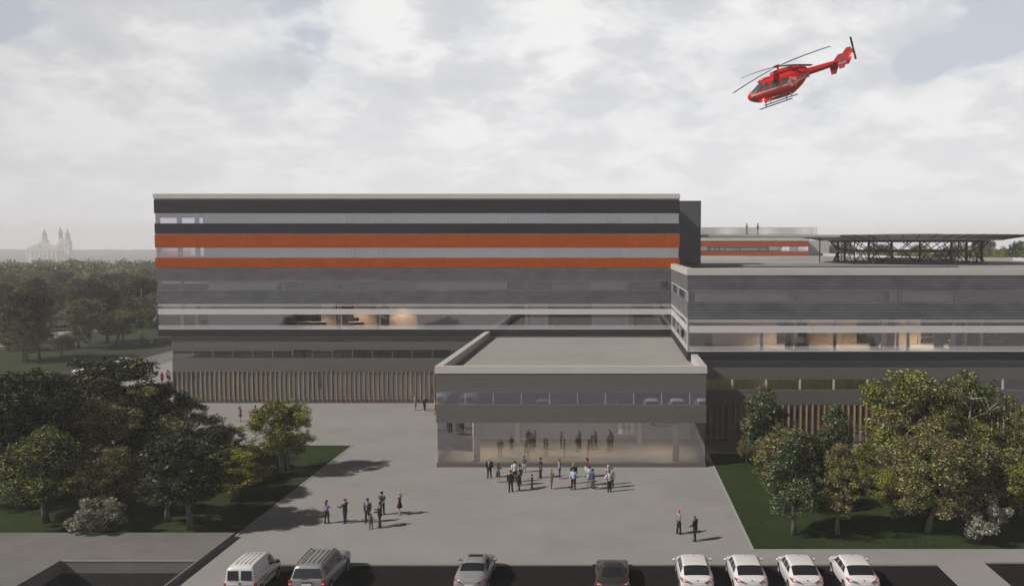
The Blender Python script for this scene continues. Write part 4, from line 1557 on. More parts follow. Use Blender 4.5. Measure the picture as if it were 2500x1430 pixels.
    # wheels
    for y in sp['wheels']:
        for s_ in (1, -1):
            w = float(np.interp(y, ks, [q[3] for q in st]))
            wh = thing('wheel', None, None)
            del_ = wh
            bpy.data.objects.remove(del_)
            bb = MB()
            x0 = w - .20
            rad = sp['wr']
            rr = [[(s_ * (x0 + dx), y + q * math.cos(2 * math.pi * i / 24), rad + q * math.sin(2 * math.pi * i / 24)) for i in range(24)] for dx, q in ((0, rad * .9), (.02, rad), (.19, rad), (.212, rad * .93), (.212, rad * .68))]
            bb.loft(rr)
            wo_ = bb.build('wheel', M['tyre'], r, 'auto')
            bb = MB()
            bb.disc_cyl((s_ * (w + .0125) if s_ > 0 else s_ * (w + .0125) - .012, y, rad), rad * .62, .012, 18, 'x')
            for q in range(5):
                t = q * 2 * math.pi / 5
                bb.tube([(s_ * (w + .02), y, rad), (s_ * (w + .02), y + rad * .6 * math.cos(t), rad + rad * .6 * math.sin(t))], .025, 5)
            bb.build('rim', M['rim'], wo_)
            bb = MB()
            bb.disc_cyl((s_ * w - (.004 if s_ > 0 else -.004), y, rad + .02), rad * 1.16, .008 * s_, 24, 'x')
            bb.build('wheel_arch', M['blacktrim'], r)
    # mirrors
    my = sp['side'][1] - .12
    for s_ in (1, -1):
        w = float(np.interp(my, ks, [q[3] for q in st]))
        zs = float(np.interp(my, ks, [q[2] for q in st]))
        bb = MB()
        bb.ball((s_ * (w + .13), my, zs + .10), (.12, .065, .075), 10, 6)
        bb.tube([(s_ * (w - .06), my, zs + .03), (s_ * (w + .08), my, zs + .07)], .025, 5)
        bb.build('mirror', paint if kind != 'van' else M['blacktrim'], r, True)
    # tail lights
    for s_ in (1, -1):
        bb = MB()
        if kind in ('sedan', 'coupe', 'hatch'):
            v = [(.36, -.05, .86), (.84, .10, .86), (.94, .48, 1.00), (.84, .16, 1.04), (.58, .0, .97)] if kind == 'hatch' else [(.42, -.04, .80), (.86, .16, .84), (.90, .46, .93), (.82, .12, .97), (.56, -.02, .91)] if kind == 'sedan' else [(.44, -.01, .72), (.86, .14, .78), (.90, .42, .86), (.82, .16, .87), (.6, .03, .83)]
            cenp = Vector((.7, .1, .88 if kind == 'sedan' else .8))
            V = [Vector(p) + Vector((0, -.035, .012)) for p in v]
            V = [Vector((s_ * p.x, p.y, p.z)) for p in V] + [Vector((s_ * p.x * .97, p.y + .08, p.z - .01)) for p in V]
            n = len(v)
            bb.add(V, [tuple(range(n)), tuple(reversed(range(n, 2 * n)))] + [(i, (i + 1) % n, n + (i + 1) % n, n + i) for i in range(n)])
            lt = bb.build('tail_light', M['taillight'], r)
            bb = MB()
            V = [Vector((s_ * p[0], p[1] - .042, p[2] + .018)) for p in [(v[0][0] + .12, v[0][1] + .03, v[0][2] + .05), (v[1][0] - .06, v[1][1] - .05, v[1][2] + .03), (v[3][0] - .03, v[3][1] - .03, v[3][2] - .02), (v[4][0] + .04, v[4][1], v[4][2] - .01)]]
            V2 = [p + Vector((0, .03, -.01)) for p in V]
            bb.add(V + V2, [(0, 1, 2, 3), (7, 6, 5, 4), (0, 4, 5, 1), (1, 5, 6, 2), (2, 6, 7, 3), (3, 7, 4, 0)])
            bb.build('lens', M['clearlens'], lt)
        elif kind == 'wagon':
            bb.box(min(s_ * .80, s_ * .975), max(s_ * .80, s_ * .975), -.01, .16, .78, 1.18)
            lt = bb.build('tail_light', M['taillight'], r)
            bb = MB()
            bb.box(min(s_ * .81, s_ * .96), max(s_ * .81, s_ * .96), -.022, -.008, .93, 1.0)
            bb.build('lens', M['clearlens'], lt)
        else:
            bb.box(min(s_ * .74, s_ * .865), max(s_ * .74, s_ * .865), -.005, .12, .62, .98)
            bb.build('tail_light', M['taillight'], r)
    for s_ in (1, -1):
        L = ks[-1]
        bb = MB()
        bb.ball((s_ * .60, L - .26, float(np.interp(L - .26, ks, [q[1] for q in st])) - .11), (.17, .16, .07), 10, 6)
        bb.build('headlight', M['clearlens'], r, True)
    bb = MB()
    zp_ = {'hatch': .62, 'sedan': .62, 'coupe': .50, 'wagon': .86, 'van': .62}[kind]
    bb.box(-.26, .26, -.045, -.02, zp_, zp_ + .12)
    bb.build('number_plate', M['plate_'], r)
    bb = MB()
    bb.box(-.78, .78, -.06, .12, .34, .52)
    bb.build('bumper', paint if kind != 'van' else M['blacktrim'], r)
    if 'badge' in extras:
        bb = MB()
        bb.ball((0, .02, .965), (.06, .02, .025), 10, 5)
        bb.build('badge', M['blacktrim'], r)
    if 'antenna' in extras:
        bb = MB()
        y = 2.55 if kind == 'sedan' else 2.6
        zz = float(np.interp(y, ks, [q[1] for q in st]))
        bb.tube([(0, y, zz), (0, y - .12, zz + .13)], [.02, .006], 5)
        bb.build('antenna', M['blacktrim'], r)
    if 'sunroof' in extras:
        bb = MB()
        zz = 1.487
        bb.add([(-.40, 2.35, zz), (.40, 2.35, zz), (.38, 2.72, zz - .004), (-.38, 2.72, zz - .004)] + [(-.40, 2.35, zz - .04), (.40, 2.35, zz - .04), (.38, 2.72, zz - .04), (-.38, 2.72, zz - .04)], [(0, 1, 2, 3), (0, 4, 5, 1), (1, 5, 6, 2), (2, 6, 7, 3), (3, 7, 4, 0)])
        bb.build('sunroof', g, r)
    if kind == 'wagon':
        for s_ in (1, -1):
            bb = MB()
            bb.tube([(s_ * .66, .55, 1.87), (s_ * .66, .7, 1.97), (s_ * .66, 2.9, 1.98), (s_ * .66, 3.05, 1.88)], .028, 6)
            bb.build('roof_rail', M['blacktrim'], r)
        bb = MB()
        for x in (-.4, -.13, .13, .4):
            bb.box(x - .012, x + .012, .6, 2.8, 1.915, 1.932)
        bb.build('roof_ribs', M['blacktrim'], r)
        bb = MB()
        bb.box(-.3, .3, -.05, -.01, 1.05, 1.08)
        bb.tube([(-.35, .0, 1.22), (.1, .02, 1.25)], .015, 5)
        bb.build('handle', M['blacktrim'], r)
    return r


# rear bumper Y is just outside the lower picture edge; X from the roof centre
def cx_at(u, Y, z):
    t = TILT
    depth = Y * math.cos(t) - (z - CAM_Z) * math.sin(t)
    return (u - CAM_U) / CAM_F * depth


YC = 44.9
car('van', 'parked_van', 'small white panel van with two square rear windows parked by the ramp', cx_at(602, 45.1, 1.5), 44.2, 0, M['white_paint'], extras=())
car('wagon', 'parked_car', 'big silver estate car with black roof rails and ribbed roof', cx_at(762, 45.0, 1.6), 44.1, 0, M['silver_paint'])
car('sedan', 'parked_car', 'silver saloon car with dark sunroof parked alone', cx_at(1147, YC, 1.3), 44.6, 0, M['silver_paint'], extras=('sunroof', 'antenna'))
car('coupe', 'parked_car', 'dark grey sports coupe with narrow rear window', cx_at(1495, YC, 1.2), 44.35, 0, M['grey_paint'])
for u, lb in ((1702, 'white hatchback beside the dark coupe, first of four white ones'), (1834, 'second white hatchback from the dark coupe in the row of four'), (1969, 'third white hatchback from the dark coupe in the row of four'), (2106, 'white hatchback at the far end of the row of four, next to empty asphalt')):
    car('hatch', 'parked_car', lb, cx_at(u, YC, 1.3), 44.55, 0, M['white_paint'], extras=('antenna', 'badge'))
for Y, X, lb in ((128.6, -79.9, 'white car on the far road nearest to the hospital corner'), (120.5, -80.9, 'white car on the far road behind the one nearest the hospital corner'),
                 (112.5, -81.5, 'white car on the far road hidden behind the dark tree'), (104.8, -84.3, 'white car on the far road at the left picture edge')):
    car('sedan', 'parked_car', lb, X, Y, R(4), M['white_paint'], group='cars along the far road', z=0.0 if X > -82 else -.1)

# ------------------------------------------------------------------ helicopter
def helicopter():
    X0, Y0 = 10.93, 64.0
    Z0 = CAM_Z + (598 - 244) / CAM_F * Y0
    red = mat('red_helicopter_paint', (0.50, 0.018, 0.016), 0.28, coat=0.5, var=0.04)
    hg = mat('helicopter_glass', (0.055, 0.070, 0.070), 0.12, spec=0.8)
    blk = mat('rotor_black', (0.02, 0.02, 0.022), 0.5)
    white = mat('faded_white_line', (0.55, 0.42, 0.42), 0.5)
    gm = mat('skid_metal', (0.22, 0.215, 0.21), 0.4, metal=0.5)
    r = thing('rescue_helicopter', 'red rescue helicopter flying nose down with white star emblem on its side', 'helicopter', (X0, Y0, Z0))
    r.rotation_euler = (0, R(-19), 0)
    r.scale = (.909,) * 3
    # stations: s, z bottom, z top, half width, exponent
    ST = [(0.0, -.06, .06, .04), (.08, -.26, .16, .26), (.3, -.47, .30, .46), (.65, -.66, .46, .64), (1.0, -.78, .66, .74), (1.35, -.85, .86, .80), (1.7, -.90, .95, .84), (2.4, -.96, 1.02, .86), (3.2, -.99, 1.05, .86), (3.8, -.96, 1.04, .85), (4.4, -.72, 1.0, .78), (4.9, -.44, .92, .66), (5.3, -.14, .84, .50), (5.6, .06, .74, .36), (5.8, .12, .68, .28)]
    ks = [s[0] for s in ST]
    ex = 2.5
    def P(s, z, e=0.0):
        zb, zt, w = (np.interp(s, ks, [q[i] for q in ST]) for i in (1, 2, 3))
        c, h = (zb + zt) / 2, (zt - zb) / 2
        q = max(0.0, 1 - abs((z - c) / h) ** ex)
        return w * q ** (1 / ex) + e
    b = MB()
    rings = []
    for row in crom(ST, 56):
        s, zb, zt, w = row
        c, h = (zb + zt) / 2, (zt - zb) / 2
        rg = []
        for i in range(28):
            t = 2 * math.pi * i / 28
            ct, sn = math.cos(t), math.sin(t)
            rg.append((s, w * math.copysign(abs(ct) ** (2 / ex), ct), c + h * math.copysign(abs(sn) ** (2 / ex), sn)))
        rings.append(rg)
    b.loft(rings)
    body = b.build('fuselage', red, r, True)
    # engine cowling
    b = MB()
    rows = [(2.35, .95, 1.05, .20), (2.5, .9, 1.30, .40), (2.8, .9, 1.40, .50), (3.5, .9, 1.42, .54), (4.5, .9, 1.30, .52), (5.2, .75, 1.12, .42), (5.6, .6, .84, .30)]
    rings = []
    for s, zb, zt, w in crom(rows, 24):
        c, h = (zb + zt) / 2, (zt - zb) / 2
        rings.append([(s, w * math.copysign(abs(math.cos(t)) ** .7, math.cos(t)), c + h * math.copysign(abs(math.sin(t)) ** .7, math.sin(t))) for t in [2 * math.pi * i / 20 for i in range(20)]])
    b.loft(rings)
    cw = b.build('engine_cowling', red, r, True)
    b = MB()
    b.ball((1.95, 0, .96), (.75, .5, .20), 16, 8)
    b.build('cabin_roof_fairing', red, r, True)
    for s_ in (1, -1):
        b = MB()
        b.disc_cyl((5.0, s_ * .34, 1.02), .12, .20, 14, 'z')
        b.build('exhaust', blk, cw, True)
        b = MB()
        b.box(2.52, 2.60, s_ * .25 - .12, s_ * .25 + .12, 1.18, 1.36)
        b.build('air_intake', blk, cw)
    # boom
    b = MB()
    rows = [(5.2, .06, .80, .36), (5.8, .10, .72, .31), (6.6, .10, .66, .28), (7.6, .10, .60, .25), (8.6, .12, .54, .21), (9.3, .10, .48, .12)]
    b.loft([[(s, w * math.cos(t), (zb + zt) / 2 + (zt - zb) / 2 * math.sin(t)) for t in [2 * math.pi * i / 18 for i in range(18)]] for s, zb, zt, w in rows])
    b.build('tail_boom', red, r, True)

    def slab(nm, poly, y, th, m, par=r):
        b = MB()
        b.loft([[(s, y - th / 2, z) for s, z in poly], [(s, y + th / 2, z) for s, z in poly]])
        return b.build(nm, m, par)
    fin = slab('tail_fin', [(8.6, .15), (8.9, -.05), (9.25, -.10), (9.7, .42), (10.02, .93), (9.92, 1.18), (9.62, 1.2), (9.1, .5)], 0, .13, red)
    b = MB()
    b.loft([[(7.75, y, .30), (8.55, y, .30), (8.55, y, .36), (7.75, y, .37)] for y in (-1.2, 1.2)])
    b.build('stabilizer', red, r)
    for s_ in (1, -1):
        e = slab('end_plate', [(7.9, -.40), (8.35, -.42), (8.55, -.14), (9.36, 1.10), (8.98, 1.12), (8.52, .78), (7.95, .24)], s_ * 1.22, .05, red)
        slab('stripe', [(7.93, -.02), (8.62, -.02), (8.68, .07), (7.935, .07)], s_ * 1.25, .01, white, e)

    def patch(nm, poly, m, e=.012, par=r, sides=(-1, 1), n=7):
        """quadrilateral (s, z) laid on the fuselage skin"""
        for s_ in sides:
            b = MB()
            V = []
            for a in range(n + 1):
                for c in range(n + 1):
                    fa, fc = a / n, c / n
                    s = (poly[0][0] * (1 - fa) + poly[1][0] * fa) * (1 - fc) + (poly[3][0] * (1 - fa) + poly[2][0] * fa) * fc
                    z = (poly[0][1] * (1 - fa) + poly[1][1] * fa) * (1 - fc) + (poly[3][1] * (1 - fa) + poly[2][1] * fa) * fc
                    V.append((s, s_ * (P(s, z) + e), z))
            F = [(a * (n + 1) + c, a * (n + 1) + c + 1, (a + 1) * (n + 1) + c + 1, (a + 1) * (n + 1) + c) for a in range(n) for c in range(n)]
            b.add(V, F)
            b.build(nm, m, par, True)
    d = (-.20, -.08)
    def sh(poly):
        return [(s + d[0], z + d[1]) for s, z in poly]
    patch('windshield', sh([(.92, .22), (1.36, .18), (1.78, .82), (1.52, .86)]), hg)
    patch('side_window', sh([(1.50, .12), (1.98, .08), (2.10, .72), (1.84, .74)]), hg)
    patch('side_window', sh([(2.26, .08), (2.84, .06), (2.92, .64), (2.33, .66)]), hg)
    patch('side_window', sh([(3.16, .04), (3.56, .04), (3.84, .52), (3.24, .60)]), hg)
    patch('nose_window', [(.20, -.30), (.50, -.42), (.52, -.15), (.16, -.10)], hg)
    b = MB()   # curved front windshield
    V = []
    for a in range(9):
        s = .36 + (1.30 - .36) * a / 8
        for c in range(9):
            t = math.pi * (.14 + .72 * c / 8)
            zb, zt, w = (np.interp(s, ks, [q[i] for q in ST]) for i in (1, 2, 3))
            cc, hh = (zb + zt) / 2, (zt - zb) / 2
            V.append((s, (w + .012) * math.copysign(abs(math.cos(t)) ** (2 / ex), math.cos(t)), cc + (hh + .014) * abs(math.sin(t)) ** (2 / ex)))
    b.add(V, [(a * 9 + c, a * 9 + c + 1, (a + 1) * 9 + c + 1, (a + 1) * 9 + c) for a in range(8) for c in range(8)])
    b.build('windshield', hg, r, True)
    # stripe
    for s_ in (-1, 1):
        b = MB()
        for s0, s1 in ((.25, 3.50), (4.42, 5.72)):
            n = 30
            V = []
            for i in range(n + 1):
                s = s0 + (s1 - s0) * i / n
                zc = -.04 + (-.10) * min(1, s / 3.0) + max(0, s - 3.6) * .07
                for dz in (-.055, .055):
                    V.append((s, s_ * (P(s, zc + dz) + .012), zc + dz))
            b.add(V, [(2 * i, 2 * i + 1, 2 * i + 3, 2 * i + 2) for i in range(n)])
        b.build('stripe', white, r, True)
        # six armed star outline
        cs, cz, Ra, ri, hw = 3.95, -.06, .40, .15, .085
        pts = []
        for k in range(6):
            a = math.pi / 2 + k * math.pi / 3 + .3
            ca, sa = math.cos(a), math.sin(a)
            for lx, ly in ((ri, -hw), (Ra, -hw), (Ra, hw), (ri, hw)):
                pts.append((cs + lx * ca - ly * sa, cz + lx * sa + ly * ca))
        b = MB()
        n = len(pts)
        for i in range(n):
            p, q = pts[i], pts[(i + 1) % n]
            b.tube([(p[0], s_ * (P(*p) + .012), p[1]), (q[0], s_ * (P(*q) + .012), q[1])], .017, 4)
        b.build('emblem', mat('emblem_white', (.7, .62, .6), .5), r)
    # rotor
    hx, hz = 3.28, 1.70
    b = MB()
    b.tube([(hx, 0, 1.3), (hx, 0, hz + .06)], .09, 10)
    b.disc_cyl((hx, 0, hz - .08), .20, .12, 16)
    b.ball((hx - .1, 0, hz + .06), (.36, .25, .09), 14, 6)
    hub = b.build('rotor_hub', red, r, True)
    for a in (132, 222, 312, 42):
        a = R(a)
        b = MB()
        c, s = math.cos(a), math.sin(a)
        rg = []
        for k in range(9):
            q = .25 + 5.05 * k / 8
            z = hz - .02 - .40 * (q / 5.3) ** 1.7
            w = .07 if k == 0 else .17
            rg.append([(hx + q * c - dw * s, q * s + dw * c, z + dz) for dw, dz in ((-w, -.012), (w, -.02), (w, 0.0), (-w, .025))])
        b.loft(rg)
        b.build('rotor_blade', blk, hub)
    for nm, p in (('tail_beacon', (9.72, -.10, .62)), ('landing_light', (1.1, -.30, -.80))):
        b = MB()
        b.ball(p, (.045, .03, .045), 10, 6)
        b.build(nm, emit_mat(nm + '_glow', (1.0, .45, .40), 3.0), r, True)
        ld = bpy.data.lights.new(nm, 'POINT')
        ld.energy = 7
        ld.color = (1.0, .75, .7)
        ld.shadow_soft_size = .05
        lo = bpy.data.objects.new(nm + '_lamp', ld)
        C.objects.link(lo)
        lo.parent = r
        lo.location = (p[0], p[1] - .22, p[2] - .10)
    # tail rotor
    tx, tz = 9.88, 1.02
    b = MB()
    b.ball((tx, -.12, tz), (.17, .16, .17), 12, 8)
    tr = b.build('tail_rotor_hub', gm, r, True)
    for s_ in (1, -1):
        b = MB()
        ang = R(86)
        c, sn = math.cos(ang) * s_, math.sin(ang) * s_
        b.loft([[(tx + q * c - w * sn, -.30 + dy, tz + q * sn + w * c) for w, dy in ((-.09, -.01), (.09, -.01), (.09, .015), (-.09, .015))] for q in (.12, .3, .98)])
        b.build('tail_rotor_blade', blk, tr)
    # skids
    for s_ in (1, -1):
        b = MB()
        zk = -1.22
        b.tube([(.88, s_ * .98, zk + .07), (1.0, s_ * .98, zk), (3.95, s_ * .98, zk)], .05, 8)
        sk = b.build('landing_skid', gm, r, True)
        b = MB()
        for s in (1.55, 3.45):
            b.tube([(s, s_ * .55, -.86), (s, s_ * .86, -.92), (s, s_ * .98, zk)], .045, 8)
        b.build('skid_leg', gm, sk, True)
        b = MB()
        b.tube([(1.55, s_ * .90, -.80), (3.45, s_ * .90, -.80)], .03, 6)
        b.tube([(1.55, s_ * .90, -.80), (1.55, s_ * .88, -.94)], .03, 6)
        b.tube([(3.45, s_ * .90, -.80), (3.45, s_ * .88, -.94)], .03, 6)
        b.build('step', gm, sk, True)


helicopter()

# ------------------------------------------------------------------ people
PM = {}
def pmat(c, rough=0.75):
    k = tuple(round(x, 3) for x in c)
    if k not in PM:
        PM[k] = mat('cloth', c, rough, var=0.12, vscale=6, spec=0.25)
    return PM[k]


SKIN = [mat('skin_light', (.42, .25, .18), .5), mat('skin_tan', (.30, .165, .11), .5), mat('skin_dark', (.13, .068, .045), .5)]
HAIR = {'black': (.012, .010, .010), 'brown': (.045, .022, .013), 'auburn': (.12, .035, .018), 'blond': (.38, .27, .11), 'ginger': (.42, .15, .05), 'grey': (.42, .41, .40), 'green': (.16, .33, .05), 'white': (.55, .54, .53)}
BLACK, CHAR, NAVY, WHITE, GREY = (.012, .012, .013), (.03, .028, .027), (.018, .022, .045), (.62, .62, .62), (.20, .19, .18)
SKEL = []
EYE = mat('eye', (.03, .02, .015), .2)
LIP = mat('lip', (.25, .08, .07), .5)


def person(u, v, yaw, label, h=1.76, top=(BLACK, 'long'), bottom=(BLACK, 'trousers'), shoes=BLACK, hair=('black', 'short'), skin=0, arms=('hang', 'hang'), sex='m', z=0.0, extra=(), group='people on the plaza', pos=None, stance=.09):
    X, Y = pos if pos else G(u, v, z)
    r = thing('person', label, 'person', (X, Y, z), R(yaw), group)
    k = h / 1.76
    r.scale = (1.12, 1.12, 1.0)
    fw = 1.0 if sex == 'm' else .88
    child = h < 1.4
    hs = 1.0 if not child else 1.18
    sw = .195 * fw
    V, E, RD = [], [], []

    def vert(p, rr, par=None):
        V.append(Vector(p) * k)
        RD.append(rr * k if isinstance(rr, (int, float)) else (rr[0] * k, rr[1] * k))
        if par is not None:
            E.append((par, len(V) - 1))
        return len(V) - 1
    pel = vert((0, 0, .96), .115 * fw)
    wai = vert((0, .005, 1.10), .105 * fw, pel)
    che = vert((0, 0, 1.28), .125 * fw, wai)
    upc = vert((0, -.01, 1.40), .10 * fw, che)
    nek = vert((0, -.005, 1.50), .052, upc)
    hb = vert((0, .012, 1.57), .062 * hs, nek)
    hm = vert((0, .012, 1.64), .086 * hs, hb)
    ht = vert((0, .005, 1.71), .065 * hs, hm)
    legs, armp = [], []
    for s in (-1, 1):
        yo = .05 * s
        hip = vert((s * .09, 0, .90), .088 * fw, pel)
        kn = vert((s * (stance + .005), yo * .5 + .02, .50), .058, hip)
        an = vert((s * (stance + .02), yo, .09), .038, kn)
        he = vert((s * (stance + .02), yo + .02, .045), .036, an)
        toe = vert((s * (stance + .045), yo + .17, .03), .028, he)
        legs.append([V[i] / k for i in (hip, kn, an, toe)])
    for s, kind in zip((-1, 1), arms):
        sh = Vector((s * sw, -.01, 1.42))
        P_ = {'hang': ((s * .10, .03, -1), (s * -.02, .12, -1)), 'gesture': ((s * .25, .35, -1), (s * -.15, 1, .05)), 'point': ((s * .2, .6, -1), (s * .1, 1, .2)),
              'hip': ((s * .75, -.15, -1), (s * -.75, .25, -.75)), 'fold': ((s * .15, .35, -1), (s * -1, .45, .12)), 'phone': ((s * .15, .55, -1), (s * -.25, .2, 1)), 'back': ((s * .18, -.22, -1), (s * -.55, -.3, -.9)), 'low': ((s * .12, .2, -1), (s * -.25, .8, -.6))}[kind]
        d1, d2 = Vector(P_[0]).normalized(), Vector(P_[1]).normalized()
        el = sh + d1 * .29
        wr = el + d2 * .25
        hd = wr + d2 * .075
        i0 = vert(sh, .058 * fw, upc)
        i1 = vert(el, .043 * fw, i0)
        i2 = vert(wr, .029, i1)
        i3 = vert(hd, .034, i2)
        side = d2.cross(Vector((0, 0, 1)))
        if side.length < .2:
            side = Vector((0, 1, 0))
        side.normalize()
        nrm = side.cross(d2).normalized()
        for q in range(4):
            o = (q - 1.5) * .019
            ln = (.07, .08, .075, .058)[q]
            a = vert(hd + side * o + d2 * .03, .010, i3)
            m_ = vert(hd + side * o + d2 * (.03 + ln * .55) - nrm * .004, .009, a)
            vert(hd + side * o + d2 * (.03 + ln * .95) - nrm * .02, .0075, m_)
        t1 = vert(wr + side * -.028 + d2 * .04, .011, i2)
        vert(wr + side * -.05 + d2 * .075, .009, t1)
        armp.append([sh, el, wr])
    me = bpy.data.meshes.new('body')
    me.from_pydata([tuple(p) for p in V], E, [])
    bo = bpy.data.objects.new('body', me)
    C.objects.link(bo)
    bo.parent = r
    sk = bo.modifiers.new('skin', 'SKIN')
    sk.use_smooth_shade = True
    sk.branch_smoothing = .4
    for i, sv in enumerate(me.skin_vertices[0].data):
        rr = RD[i]
        sv.radius = (rr, rr) if isinstance(rr, (int, float)) else rr
        sv.use_root = (i == 0)
    sb = bo.modifiers.new('sub', 'SUBSURF')
    sb.levels = 1
    sb.render_levels = 1
    SKEL.append((bo, SKIN[skin]))

    def K(p):
        return tuple(Vector(p) * k)

    def rings_z(rows, seg=14):
        """rows: (z, rx, ry, yoff)"""
        return [[K((rx * math.cos(t), yo + ry * math.sin(t), zz)) for t in [2 * math.pi * i / seg for i in range(seg)]] for zz, rx, ry, yo in rows]
    # top garment
    tcol, tk = top
    b = MB()
    hem = {'jacket': .80, 'long': .93, 'short': .93, 'tank': .95, 'dress': .80}[tk]
    f = fw
    thick = .012 if tk == 'jacket' else 0
    rows = [(hem, .168 * f + thick, .125 * f + thick, 0), (.97, .165 * f + thick, .122 * f + thick, 0), (1.10, .148 * f + thick, .110 * f + thick, 0), (1.26, .172 * f + thick, .128 * f + thick, .005), (1.37, .19 * f + thick, .118 * f + thick, 0), (1.435, .165 * f, .095 * f, -.005), (1.475, .085 * f, .072, -.005), (1.50, .062, .062, -.003)]
    if tk == 'tank':
        rows = rows[:5] + [(1.40, .17 * f, .105 * f, 0)]
    if tk == 'dress':
        rows = [(.60, .235, .20, 0), (.80, .195, .155, 0)] + rows[1:6]
    b.loft(rings_z(rows))
    if tk in ('long', 'jacket', 'short', 'dress'):
        for sh, el, wr in armp:
            q = {'short': .75, 'dress': .35}.get(tk)
            if q:
                b.tube([K(sh + Vector((0, 0, .01))), K(sh.lerp(el, q))], [.066 * f * k, .058 * f * k], 10)
            else:
                t = .008 if tk == 'jacket' else 0
                b.tube([K(sh + Vector((0, 0, .01))), K(sh.lerp(el, .5)), K(el), K(el.lerp(wr, .96))], [(.068 * f + t) * k, (.060 * f + t) * k, (.052 * f + t) * k, (.038 + t) * k], 10)
    nm = {'jacket': 'jacket', 'long': 'shirt', 'short': 'shirt', 'tank': 'tank_top', 'dress': 'dress'}[tk]
    b.build(nm, pmat(tcol), r, True)
    # bottom
    bcol, bk = bottom
    if bk in ('trousers', 'shorts', 'tights'):
        b = MB()
        b.loft(rings_z([(.84, .13 * f, .11, 0), (.90, .165 * f, .12, 0), (.98, .16 * f, .115, 0), (1.02, .152 * f, .11, 0)]))
        for hip, kn, an, toe in legs:
            if bk == 'shorts':
                b.tube([K(hip + Vector((0, 0, .02))), K(hip.lerp(kn, .5)), K(hip.lerp(kn, .98))], [.095 * f * k, .09 * k, .082 * k], 10)
            else:
                w = .85 if bk == 'tights' else 1.0
                b.tube([K(hip + Vector((0, 0, .02))), K(hip.lerp(kn, .5)), K(kn), K(kn.lerp(an, .5)), K(an)], [.096 * f * k, .086 * w * k, .068 * w * k, .062 * w * k, .055 * w * k], 10)
        b.build('trousers' if bk != 'shorts' else 'shorts', pmat(bcol), r, True)
    elif bk == 'skirt':
        b = MB()
        b.loft(rings_z([(.50, .165, .14, 0), (.70, .175, .15, 0), (.88, .172 * f + .01, .135, 0), (1.0, .155 * f, .115, 0)]))
        b.build('skirt', pmat(bcol), r, True)
    for hip, kn, an, toe in legs:
        b = MB()
        d = Vector((toe.x - an.x, toe.y - an.y, 0)).normalized()
        sd_ = Vector((-d.y, d.x, 0))
        rr = []
        for q, w, hh in ((-.075, .025, .06), (-.05, .036, .085), (0, .040, .095), (.07, .042, .065), (.14, .046, .05), (.19, .03, .035)):
            c = Vector((an.x, an.y, 0)) + d * q
            rr.append([K(c + sd_ * (w * math.cos(t)) + Vector((0, 0, hh / 2 + hh / 2 * math.sin(t)))) for t in [2 * math.pi * i / 8 for i in range(8)]])
        b.loft(rr)
        b.build('shoe', pmat(shoes, .5), r, True)
    # hair or cap
    hc, hk = hair
    if hk != 'bald':
        b = MB()
        R_ = .098 * hs
        cz = 1.655
        rows = []
        for a, s2 in ((-.35, .96), (0, 1.05), (.3, 1.03), (.6, .9), (.85, .6), (1.0, .1)):
            zz = cz + R_ * 1.12 * a
            q = R_ * 1.02 * math.sqrt(max(0.01, 1 - a * a)) * 1.08
            lim = .45 if a < .25 else 1.0
            ring_ = []
            for i in range(14):
                t = 2 * math.pi * i / 14
                y = q * math.sin(t)
                if y > 0:
                    y *= lim
                ring_.append(K((q * .92 * math.cos(t), y * 1.08 + .0, zz)))
            rows.append(ring_)
        b.loft(rows)
        if hk in ('long', 'tail'):
            w = .075 if hk == 'long' else .035
            b.tube([K((0, -.06, 1.68)), K((0, -.105, 1.58)), K((0, -.115, 1.46)), K((0, -.10, 1.36))], [w * k, (w * k * 1.2), w * k, .02 * k], 8)
        if hk == 'cap':
            b.loft([[K((.075 * math.cos(t), .07 + .10 * math.sin(t), 1.685 + dz)) for t in [math.pi * i / 8 for i in range(9)]] for dz in (0, .012)])
        b.build('cap' if hk == 'cap' else 'hair', pmat(HAIR[hc] if isinstance(hc, str) else hc, .6), r, True)
    # face
    yf = .092 * hs
    for nm, c, q, m in (('eye', (-.030, yf, 1.645), (.011, .008, .008), EYE), ('eye', (.030, yf, 1.645), (.011, .008, .008), EYE), ('nose', (0, yf + .012, 1.618), (.012, .018, .022), SKIN[skin]),
                        ('mouth', (0, yf - .004, 1.578), (.024, .008, .007), LIP), ('ear', (-.083 * hs, .01, 1.63), (.010, .018, .030), SKIN[skin]), ('ear', (.083 * hs, .01, 1.63), (.010, .018, .030), SKIN[skin])):
        b = MB()
        b.ball(K(c), tuple(x * k for x in q), 6, 5)
        b.build(nm, m, r, True)
    if 'tie' in extra:
        b = MB()
        b.loft([[K((-w, y, zz)), K((w, y, zz)), K((w, y + .012, zz)), K((-w, y + .012, zz))] for zz, w, y in ((1.46, .05, .075), (1.40, .055, .113), (1.20, .045, .137), (1.02, .02, .128))])
        b.build('shirt_front', pmat(WHITE), r)
        b = MB()
        b.loft([[K((-w, y, zz)), K((w, y, zz)), K((w, y + .01, zz)), K((-w, y + .01, zz))] for zz, w, y in ((1.455, .018, .09), (1.40, .020, .130), (1.20, .026, .152), (1.08, .02, .142))])
        b.build('tie', pmat(CHAR), r)
    return r


